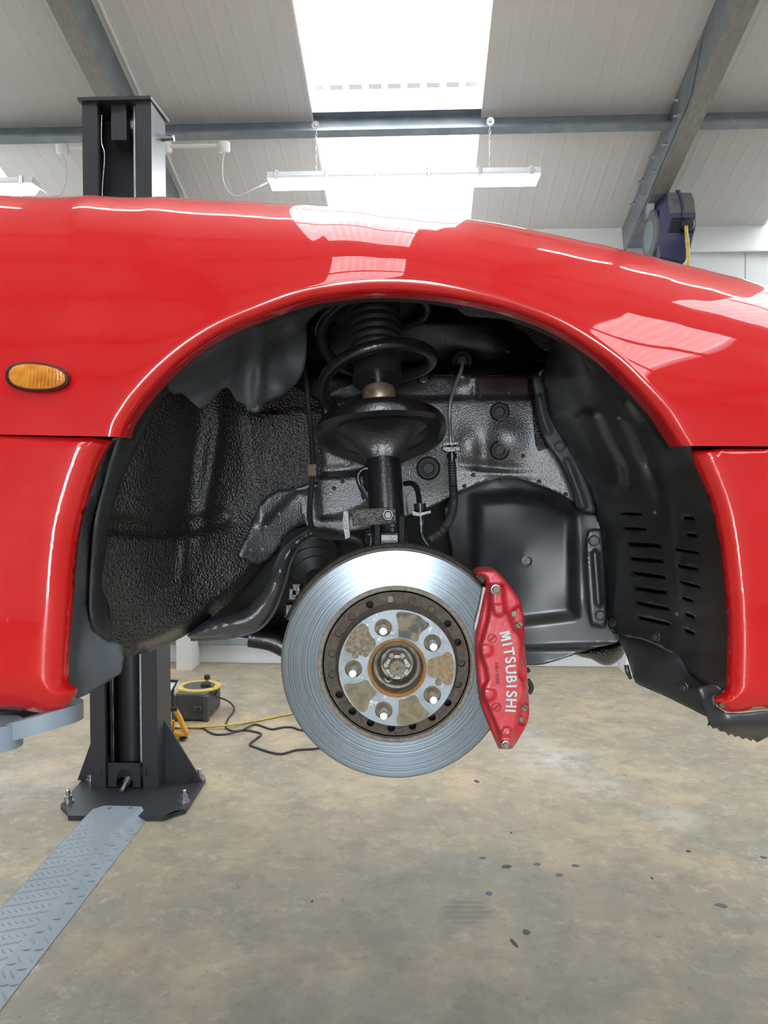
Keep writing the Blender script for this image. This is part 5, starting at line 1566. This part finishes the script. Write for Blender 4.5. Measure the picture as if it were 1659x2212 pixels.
# ---- brake disc -------------------------------------------------------
DC = U(856, 1435, 1.062)
DC2 = Vector((DC.x, DC.y, DC.z))
k = m_at(1.062)
def ringpts(r, n, ph=0.0): return [(r * math.cos(2 * math.pi * i / n + ph), r * math.sin(2 * math.pi * i / n + ph)) for i in range(n)]
def flat(name, outer_, holes, m, parent, y0, y1, step=None, center=None):
    """flat plate facing the viewer, in metres around the disc axis, between y0 (front) and y1"""
    c = center or DC
    coords, edges = [], []
    for lp in [outer_] + holes:
        s0 = len(coords)
        coords += [Vector(p) for p in lp]
        edges += [(s0 + i, s0 + (i + 1) % len(lp)) for i in range(len(lp))]
    res = delaunay_2d_cdt(coords, edges, [], 0, 1e-7)
    vs = [(c.x + v.x, y0, c.z + v.y) for v in res[0]]
    nb = len(vs)
    V2 = np.array([tuple(v) for v in res[0]])
    cen = np.array([V2[list(f)].mean(0) for f in res[2]])
    ok = inside(cen[:, 0], cen[:, 1], outer_)
    for h in holes: ok &= ~inside(cen[:, 0], cen[:, 1], h)
    fs = [tuple(f) for f, q in zip(res[2], ok) if q]
    vs += [(x, y1, z) for x, _, z in vs]
    fs2 = [tuple(reversed([i + nb for i in f])) for f in fs]
    bm = bmesh.new()
    bv = [bm.verts.new(v) for v in vs]
    for f in fs + fs2: bm.faces.new([bv[i] for i in f])
    s0 = 0
    # side walls along the constraint loops (original order is kept at the front of the list)
    for lp in [outer_] + holes:
        n = len(lp)
        for i in range(n):
            a, b = s0 + i, s0 + (i + 1) % n
            try: bm.faces.new((bv[a], bv[b], bv[b + nb], bv[a + nb]))
            except (ValueError, IndexError): pass
        s0 += n
    return from_bm(name, bm, m, parent)
# rotor: friction ring object has its own origin on the axis so that the grain runs round it
def ring_obj(name, prof_, m, parent, seg=120):
    """lathe built about the object's own origin"""
    vs, fs = [], []
    for (y, r) in prof_:
        for i in range(seg):
            a = 2 * math.pi * i / seg
            vs.append((r * math.cos(a), -y, r * math.sin(a)))
    n = seg
    for j in range(len(prof_) - 1):
        for i in range(seg):
            fs.append((j * n + i, j * n + (i + 1) % n, (j + 1) * n + (i + 1) % n, (j + 1) * n + i))
    bm = bmesh.new(); bv = [bm.verts.new(v) for v in vs]
    for f in fs: bm.faces.new([bv[i] for i in f])
    o = from_bm(name, bm, m, parent, True, 30)
    o.location = DC - root_loc(parent)
    return o
rot = thing_d = bpy.data.objects.new('brake_disc', None)
COL.objects.link(rot); rot.parent = car; rot.location = DC - car.location
ring_obj('friction_ring', [(0, 172 * k), (0, 248 * k), (-.0012, 249.5 * k)], 'rotor_face', rot)
ring_obj('outer_edge', [(-.0012, 249.5 * k), (-.0020, 251.5 * k), (-.0055, 252 * k), (-.008, 251 * k), (-.010, 246 * k), (-.020, 246 * k), (-.022, 251 * k), (-.030, 252 * k), (-.030, 172 * k)], 'rotor_edge', rot)
ring_obj('inner_border', [(0.0, 172.2 * k), (.0008, 171 * k), (.0008, 163 * k), (-.003, 161.5 * k), (-.003, 158 * k)], 'rotor_edge', rot)
# hole ring
hr = 142 * k
holes = []
hc = []
for i in range(19):
    a = math.radians(90 + 5.1 - i * 360 / 19)
    cx_, cz_ = hr * math.cos(a), hr * math.sin(a)
    hc.append((cx_, cz_))
    holes.append([(cx_ + 8.6 * k * math.cos(2 * math.pi * q / 14), cz_ + 8.6 * k * math.sin(2 * math.pi * q / 14)) for q in range(14)])
flat('vent_ring', ringpts(161 * k, 96), [ringpts(128 * k, 72)] + holes, 'rotor_rust', rot, DC.y + .003, DC.y + .012)
ring_obj('vent_ring_back', [(-.020, 161 * k), (-.020, 120 * k)], 'black_void', rot, 72)
plug_set = {0: 'rotor_edge', 1: 'rotor_rust', 2: 'rotor_rust', 14: 'rotor_rust', 15: 'rotor_rust', 16: 'rotor_rust', 17: 'rotor_rust', 5: 'rotor_rust', 6: 'rotor_rust'}
for i, mm in plug_set.items():
    cx_, cz_ = hc[i]
    dep = .0005 if i < 3 else (-.002 if i >= 14 else -.006)
    lathe('rivet', [(-.012, 8.2 * k), (dep - .001, 8.2 * k), (dep, 7.4 * k), (dep, .0001)], Vector((DC.x + cx_, DC.y + .003, DC.z + cz_)), (0, -1, 0), mm, rot, 16)
# hat
HY = 1.040
HC = U(858, 1443, HY)
kh = m_at(HY)
ring_obj_c = None
lathe('hat_wall', [(-.024, 137 * kh), (-.018, 133.5 * kh), (-.016, 131.5 * kh), (-.002, 129 * kh), (-.0002, 127.5 * kh)], HC, (0, -1, 0), 'rotor_rust', rot, 96, caps=False)
z2 = lambda x, y: (700 + x / 5.184, 1270 + y / 5.184)
def hp(x, y):
    P = U(*z2(x, y), HY); return (P.x - HC.x, P.z - HC.z)
studs = [(663, 445), (1212, 615), (1212, 1195), (668, 1370), (330, 905)]
sh = []
for (x, y) in studs:
    a, b = hp(x, y)
    sh.append([(a + 19 * kh * math.cos(2 * math.pi * q / 24), b + 19 * kh * math.sin(2 * math.pi * q / 24)) for q in range(24)])
flat('hat_face', ringpts(127.5 * kh, 110), [ringpts(64 * kh, 72)] + sh, 'hat_steel', rot, HY, HY + .007, center=HC)
patches = [('rust_dark', [(810, 290), (860, 268), (950, 280), (1060, 310), (1120, 360), (1175, 400), (1165, 440), (1100, 490), (1065, 540), (1050, 590), (1000, 595), (930, 570), (850, 560), (835, 540), (830, 430), (815, 340)]),
 ('rust_grey', [(410, 410), (450, 405), (490, 440), (520, 530), (560, 570), (580, 610), (565, 680), (520, 720), (480, 775), (430, 765), (380, 740), (310, 730), (260, 725), (230, 690), (240, 620), (290, 530), (350, 450)]),
 ('rust_brown', [(1345, 740), (1380, 712), (1430, 750), (1450, 830), (1455, 950), (1430, 1060), (1400, 1095), (1350, 1080), (1310, 1030), (1240, 1010), (1180, 990), (1162, 950), (1165, 850), (1180, 800), (1250, 780), (1310, 760)]),
 ('rust_olive', [(240, 1080), (330, 1075), (400, 1060), (460, 1035), (500, 1050), (530, 1110), (580, 1150), (575, 1200), (530, 1240), (500, 1300), (480, 1370), (440, 1390), (380, 1370), (310, 1290), (260, 1200), (230, 1130)]),
 ('rust_olive', [(840, 1260), (910, 1245), (970, 1210), (1030, 1210), (1060, 1260), (1090, 1320), (1150, 1370), (1175, 1410), (1150, 1450), (1060, 1500), (950, 1530), (850, 1532), (812, 1500), (830, 1400), (835, 1320)])]
for (mm, pl) in patches:
    q = cr(pl, 3, True)
    prism('rust_patch', [U(*z2(p[0], p[1]), HY - .0008) for p in q], (0, .0006, 0), mm, rot, bevel=.0003, seg=1)
for (x, y) in ((352, 750), (1282, 1052)):
    P = U(*z2(x, y), HY)
    lathe('locating_pin', [(-.002, 7.5 * kh), (.0012, 7.2 * kh), (.002, 5.5 * kh), (.002, .0001)], P, (0, -1, 0), 'rust_grey', rot, 16)
hub = lathe('hub_flange', [(-.045, 60 * kh), (-.045, 128 * kh), (-.0085, 127 * kh), (-.008, 58 * kh)], HC, (0, -1, 0), 'rust_brown', car, 72, caps=False)
for (x, y) in studs:
    P = U(*z2(x, y), HY)
    # sleeve of the hole, stud, chamfered tip
    lathe('wheel_stud', [(-.008, 10.5 * kh), (.021, 10.3 * kh), (.0225, 9.6 * kh), (.026, 8.8 * kh), (.0275, 7.6 * kh), (.0275, .0001)], P, (0, -1, 0), 'stud_steel', hub, 24)
lathe('bore_ring', [(-.003, 64.5 * kh), (.0022, 64 * kh), (.0025, 61 * kh), (.001, 57 * kh), (-.006, 55.5 * kh)], HC, (0, -1, 0), 'rust_orange', hub, 64, caps=False)
lathe('hub_cup', [(-.004, 56 * kh), (-.010, 54 * kh), (-.016, 51 * kh), (-.017, 46 * kh), (-.013, 43.5 * kh), (-.018, 41.5 * kh), (-.022, 38 * kh), (-.028, 36 * kh), (-.030, 10 * kh)], HC, (0, -1, 0), 'hub_metal', hub, 56, caps=False)
NC = HC + Vector((0, .020, 0))
lathe('axle_nut', [(-.006, 33 * kh), (.002, 33 * kh), (.004, 30 * kh), (.004, 17 * kh)], NC, (0, -1, 0), 'nut_steel', hub, 6, smooth=False)
# castellations
for i in range(6):
    a0 = math.radians(60 * i + 12); a1 = math.radians(60 * i + 48)
    pts = []
    for q in range(5): 
        a = a0 + (a1 - a0) * q / 4; pts.append((26 * kh * math.cos(a), 26 * kh * math.sin(a)))
    for q in range(5):
        a = a1 + (a0 - a1) * q / 4; pts.append((19 * kh * math.cos(a), 19 * kh * math.sin(a)))
    prism('nut_castle', [Vector((NC.x + a, NC.y - .013, NC.z + b)) for a, b in pts], (0, .010, 0), 'nut_steel', hub, bevel=.0006, seg=1)
lathe('axle_stub', [(0, 17.5 * kh), (.022, 17.5 * kh), (.0235, 16 * kh), (.0235, 4 * kh), (.021, 2.5 * kh), (.021, .0001)], NC, (0, -1, 0), 'rust_grey', hub, 32)
tube('cotter_pin', [NC + Vector(((x - 810) / 5.184 * kh, -.014, -(y - 890) / 5.184 * kh + 0)) for x, y in ((660, 1020), (690, 1050), (720, 1060), (745, 1035))], .0016, 'zinc', hub, 6)
# dust shield peeking above the rotor
sh_ = lathe('dust_shield', [(-.034, 150 * k), (-.034, 258 * k), (-.030, 262 * k), (-.020, 262 * k)], DC, (0, -1, 0), 'rotor_rust', car, 60, caps=False, a0=math.radians(28), a1=math.radians(160))

# ---- caliper ------------------------------------------------------------
z3 = lambda pts: [(1000 + x / 5.394, 1220 + y / 5.394) for x, y in pts]
CO = z3([(150, 110), (190, 72), (240, 60), (350, 55), (400, 75), (480, 160), (600, 310), (660, 400), (690, 500), (710, 620), (720, 850), (745, 1200), (765, 1500), (775, 1720), (740, 1870), (670, 2000), (600, 2110), (560, 2145), (430, 2145), (400, 2110), (330, 1950), (250, 1750), (200, 1600), (170, 1350), (145, 1000), (145, 850), (170, 700), (230, 400), (268, 250), (262, 170), (220, 130)])
PLT = z3([(310, 240), (340, 228), (440, 228), (468, 250), (480, 400), (500, 530), (560, 640), (600, 760), (660, 820), (692, 920), (692, 1100), (665, 1230), (672, 1300), (710, 1370), (735, 1460), (720, 1560), (660, 1650), (645, 1800), (625, 1900), (580, 1990), (575, 2120), (440, 2125), (425, 1990), (385, 1870), (325, 1740), (270, 1600), (235, 1540), (235, 1440), (285, 1350), (262, 1190), (210, 1060), (203, 940), (240, 820), (290, 640), (312, 480)])
CYB = 1.040
def d_C(px, py, d):
    q = np.clip(1 - d / 9, 0, 1)
    Y = CYB + .012 * (1 - np.sqrt(np.clip(1 - q * q, 0, 1)))
    Y -= polyraise(px, py, PLT, .017, 5.0)
    Y -= pill(px, py, z3([(405, 300), (410, 400), (420, 520)]), 12, .003, 3)
    Y -= polyraise(px, py, z3([(345, 460), (480, 460), (486, 540), (460, 585), (400, 595), (358, 570)]), .0045, 2.5)
    Y -= polyraise(px, py, z3([(203, 930), (290, 928), (335, 950), (345, 1000), (325, 1045), (280, 1062), (213, 1060)]), .005, 2.5)
    Y -= polyraise(px, py, z3([(240, 1448), (320, 1448), (370, 1470), (378, 1515), (355, 1560), (315, 1576), (262, 1574)]), .005, 2.5)
    Y -= polyraise(px, py, z3([(445, 1995), (450, 1930), (480, 1895), (535, 1893), (570, 1930), (572, 1995)]), .0045, 2.5)
    Y -= pill(px, py, z3([(500, 2095), (510, 2090)]), 9, .003, 3)
    # cut-back pads for the cross bolts on the outer side
    Y += polyraise(px, py, z3([(560, 540), (650, 470), (690, 560), (705, 760), (640, 760), (590, 700)]), .010, 3)
    Y += polyraise(px, py, z3([(690, 1640), (755, 1610), (765, 1800), (735, 1870), (640, 1850), (660, 1740)]), .010, 3)
    return Y
cal = relief('brake_caliper', CO, d_C, 'caliper_red', car, step=3.6, n=2, skirt=1.092, rings=(1, 2.5, 4.5, 7), sharp=55)
def onC(x, y, dy=0.0):
    px, py = z3([(x, y)])[0]
    return px, py, float(d_C(np.array([px]), np.array([py]), np.array([20.]))[0]) + dy
def cbolt(x, y, r, h, m, ringm=None, name='caliper_bolt', slot=False):
    px, py, Y = onC(x, y)
    rr = r / 5.394
    if ringm:
        disc_px('bolt_seat', px, py, Y + .0005, [(0, rr * 1.35), (.002, rr * 1.3), (.0025, rr)], ringm, cal, 24)
    disc_px(name, px, py, Y, [(-.004, rr), (h, rr), (h + .0006, rr * .85), (h + .0006, .05)], m, cal, 20)
    if slot:
        k_ = m_at(Y)
        c = U(px, py, Y - h - .0008)
        e = Vector((.7, 0, -.7)); f_ = Vector((.7, 0, .7))
        L_ = rr * k_ * .95; W2 = rr * k_ * .13
        prism('bolt_slot', [c + e * L_ + f_ * W2, c + e * L_ - f_ * W2, c - e * L_ - f_ * W2, c - e * L_ + f_ * W2], (0, .0006, 0), 'black_void', cal)
cbolt(380, 285, 44, .006, 'old_bolt', 'zinc')
cbolt(590, 565, 38, .004, 'old_bolt')
cbolt(650, 697, 40, .003, 'old_bolt', slot=True)
cbolt(718, 1660, 38, .003, 'old_bolt', slot=True)
cbolt(677, 1790, 34, .004, 'old_bolt')
cbolt(497, 2095, 38, .005, 'old_bolt', 'zinc')
# far half of the caliper behind the disc, bridge
prism('inner_half', [U(x, y, 1.12) for x, y in z3([(150, 110), (240, 60), (350, 55), (480, 160), (600, 310), (690, 500), (700, 1000), (730, 1500), (740, 1750), (640, 1950), (430, 1950), (300, 1700), (260, 1000), (270, 500), (200, 200)])], (0, .04, 0), 'caliper_red', cal, bevel=.006)
prism('pad_end', [U(x, y, 1.052) for x, y in z3([(232, 265), (262, 262), (255, 330), (205, 545), (190, 500), (215, 380)])], (0, .012, 0), 'pad_metal', cal)
prism('pad_end', [U(x, y, 1.054) for x, y in z3([(190, 500), (205, 545), (160, 720), (135, 780), (135, 700), (165, 600)])], (0, .012, 0), 'pad_metal', cal)
prism('pad_back', [U(x, y, 1.057) for x, y in z3([(150, 125), (260, 100), (275, 130), (235, 215), (180, 160)])], (0, .012, 0), 'rotor_rust', cal)
# bleed hose loop on the outer side
tube('bleed_cap', [U(x, y, 1.09) for x, y in z3([(745, 1210), (772, 1245), (760, 1230)])], .003, 'rubber', cal, 8)
tube('bleed_cap', [U(x, y, 1.09) for x, y in z3([(752, 1340), (790, 1400), (795, 1450), (770, 1500)])], .0035, 'rubber', cal, 8)
# lettering, read downwards along the caliper
def letter(ch, x, y, hpx, ang, m, stretch=1.0, bold=0.0, ext=.0012, yo=-.0006, name='letter'):
    px, py, Y = onC(x, y)
    k_ = m_at(Y)
    size = hpx / 5.394 * k_ / 0.70          # cap height of the built-in font is about 0.70
    M4 = Matrix.Translation(U(px, py, Y + yo)) @ Matrix.Rotation(math.radians(-ang), 4, 'Y') @ Matrix.Rotation(math.pi / 2, 4, 'X') @ Matrix.Diagonal((stretch, 1, 1, 1))
    return text_mesh(name, ch, size, m, cal, M4, ext, bold * size)
LET = [('M', 490, 825, -77, 1.02), ('I', 508, 925, -78, 1.0), ('T', 528, 1010, -80, 1.0), ('S', 545, 1108, -82, 1.05), ('U', 550, 1218, -85, 1.02), ('B', 557, 1328, -87, 1.02), ('I', 558, 1413, -89, 1.0), ('S', 558, 1505, -90, 1.05), ('H', 554, 1610, -92, 1.02), ('I', 545, 1697, -93, 1.0)]
def letter_m(x, y, hpx, ang, mm='caliper_letter', up=.0018):
    px, py, Y = onC(x, y)
    h = hpx / 5.394 * m_at(Y)
    R = Matrix.Translation(U(px, py, Y - up)) @ Matrix.Rotation(math.radians(-ang), 4, 'Y') @ Matrix.Rotation(math.pi / 2, 4, 'X')
    bm = bmesh.new()
    for (q, dz) in (([(-.44, -.5), (-.24, -.5), (-.24, .5), (-.44, .5)], 0), ([(.24, -.5), (.44, -.5), (.44, .5), (.24, .5)], 0),
                    ([(-.245, .5), (-.245, .14), (-.09, -.34), (.02, -.34), (.02, .02), (-.1, .5)], .0002), ([(.245, .14), (.245, .5), (.1, .5), (-.02, .02), (-.02, -.34), (.09, -.34)], .0004)):
        a = [bm.verts.new(R @ Vector((x_ * h, y_ * h, dz))) for x_, y_ in q]
        b = [bm.verts.new(v.co + Vector((0, .0016 + dz, 0))) for v in a]
        bm.faces.new(a); bm.faces.new(list(reversed(b)))
        for k_ in range(len(a)): bm.faces.new((a[k_], b[k_], b[(k_ + 1) % len(a)], a[(k_ + 1) % len(a)]))
    from_bm('letter', bm, mm, cal)
letter_m(494, 830, 120, -77)
for (ch, x, y, a, st) in LET[1:]:
    letter(ch, x + (12 if ch == 'M' else 0), y, 120, a, 'caliper_letter', st * .93, .006 if ch == 'M' else .024)
for i, ch in enumerate('SUMITOMO'):
    if ch == 'M': letter_m(390 + 2.2 * i, 1150 + 32.5 * i, 38, -85, 'caliper_groove', .0004)
    else: letter(ch, 390 + 2.2 * i, 1150 + 32.5 * i, 40, -85, 'caliper_groove', .75, .004)
for (x, y, s) in ((422, 527, '22'), (515, 1945, '08')):
    letter(s, x, y, 34, -85, 'pad_metal', .8, .01, name='cast_number')
def emblem(x, y, r):
    px, py, Y = onC(x, y)
    k_ = m_at(Y); rr = r / 5.394 * k_
    c = U(px, py, Y - .0004)
    for q in (1.0, .0):
        pass
    pts = [c + Vector((rr * math.cos(2 * math.pi * i / 32), 0, rr * math.sin(2 * math.pi * i / 32))) for i in range(33)]
    em = tube('cast_emblem', pts, .0006, 'caliper_groove', cal, 6, raw=True)
    for off in (-.22, .12):
        d = Vector((.72, 0, .69)); e = Vector((-.69, 0, .72))
        tube('cast_emblem', [c + e * rr * off - d * rr * .85, c + e * rr * off, c + e * rr * off + d * rr * .85], .0006, 'caliper_groove', cal, 6, 2)
emblem(340, 858, 50); emblem(393, 1657, 50)
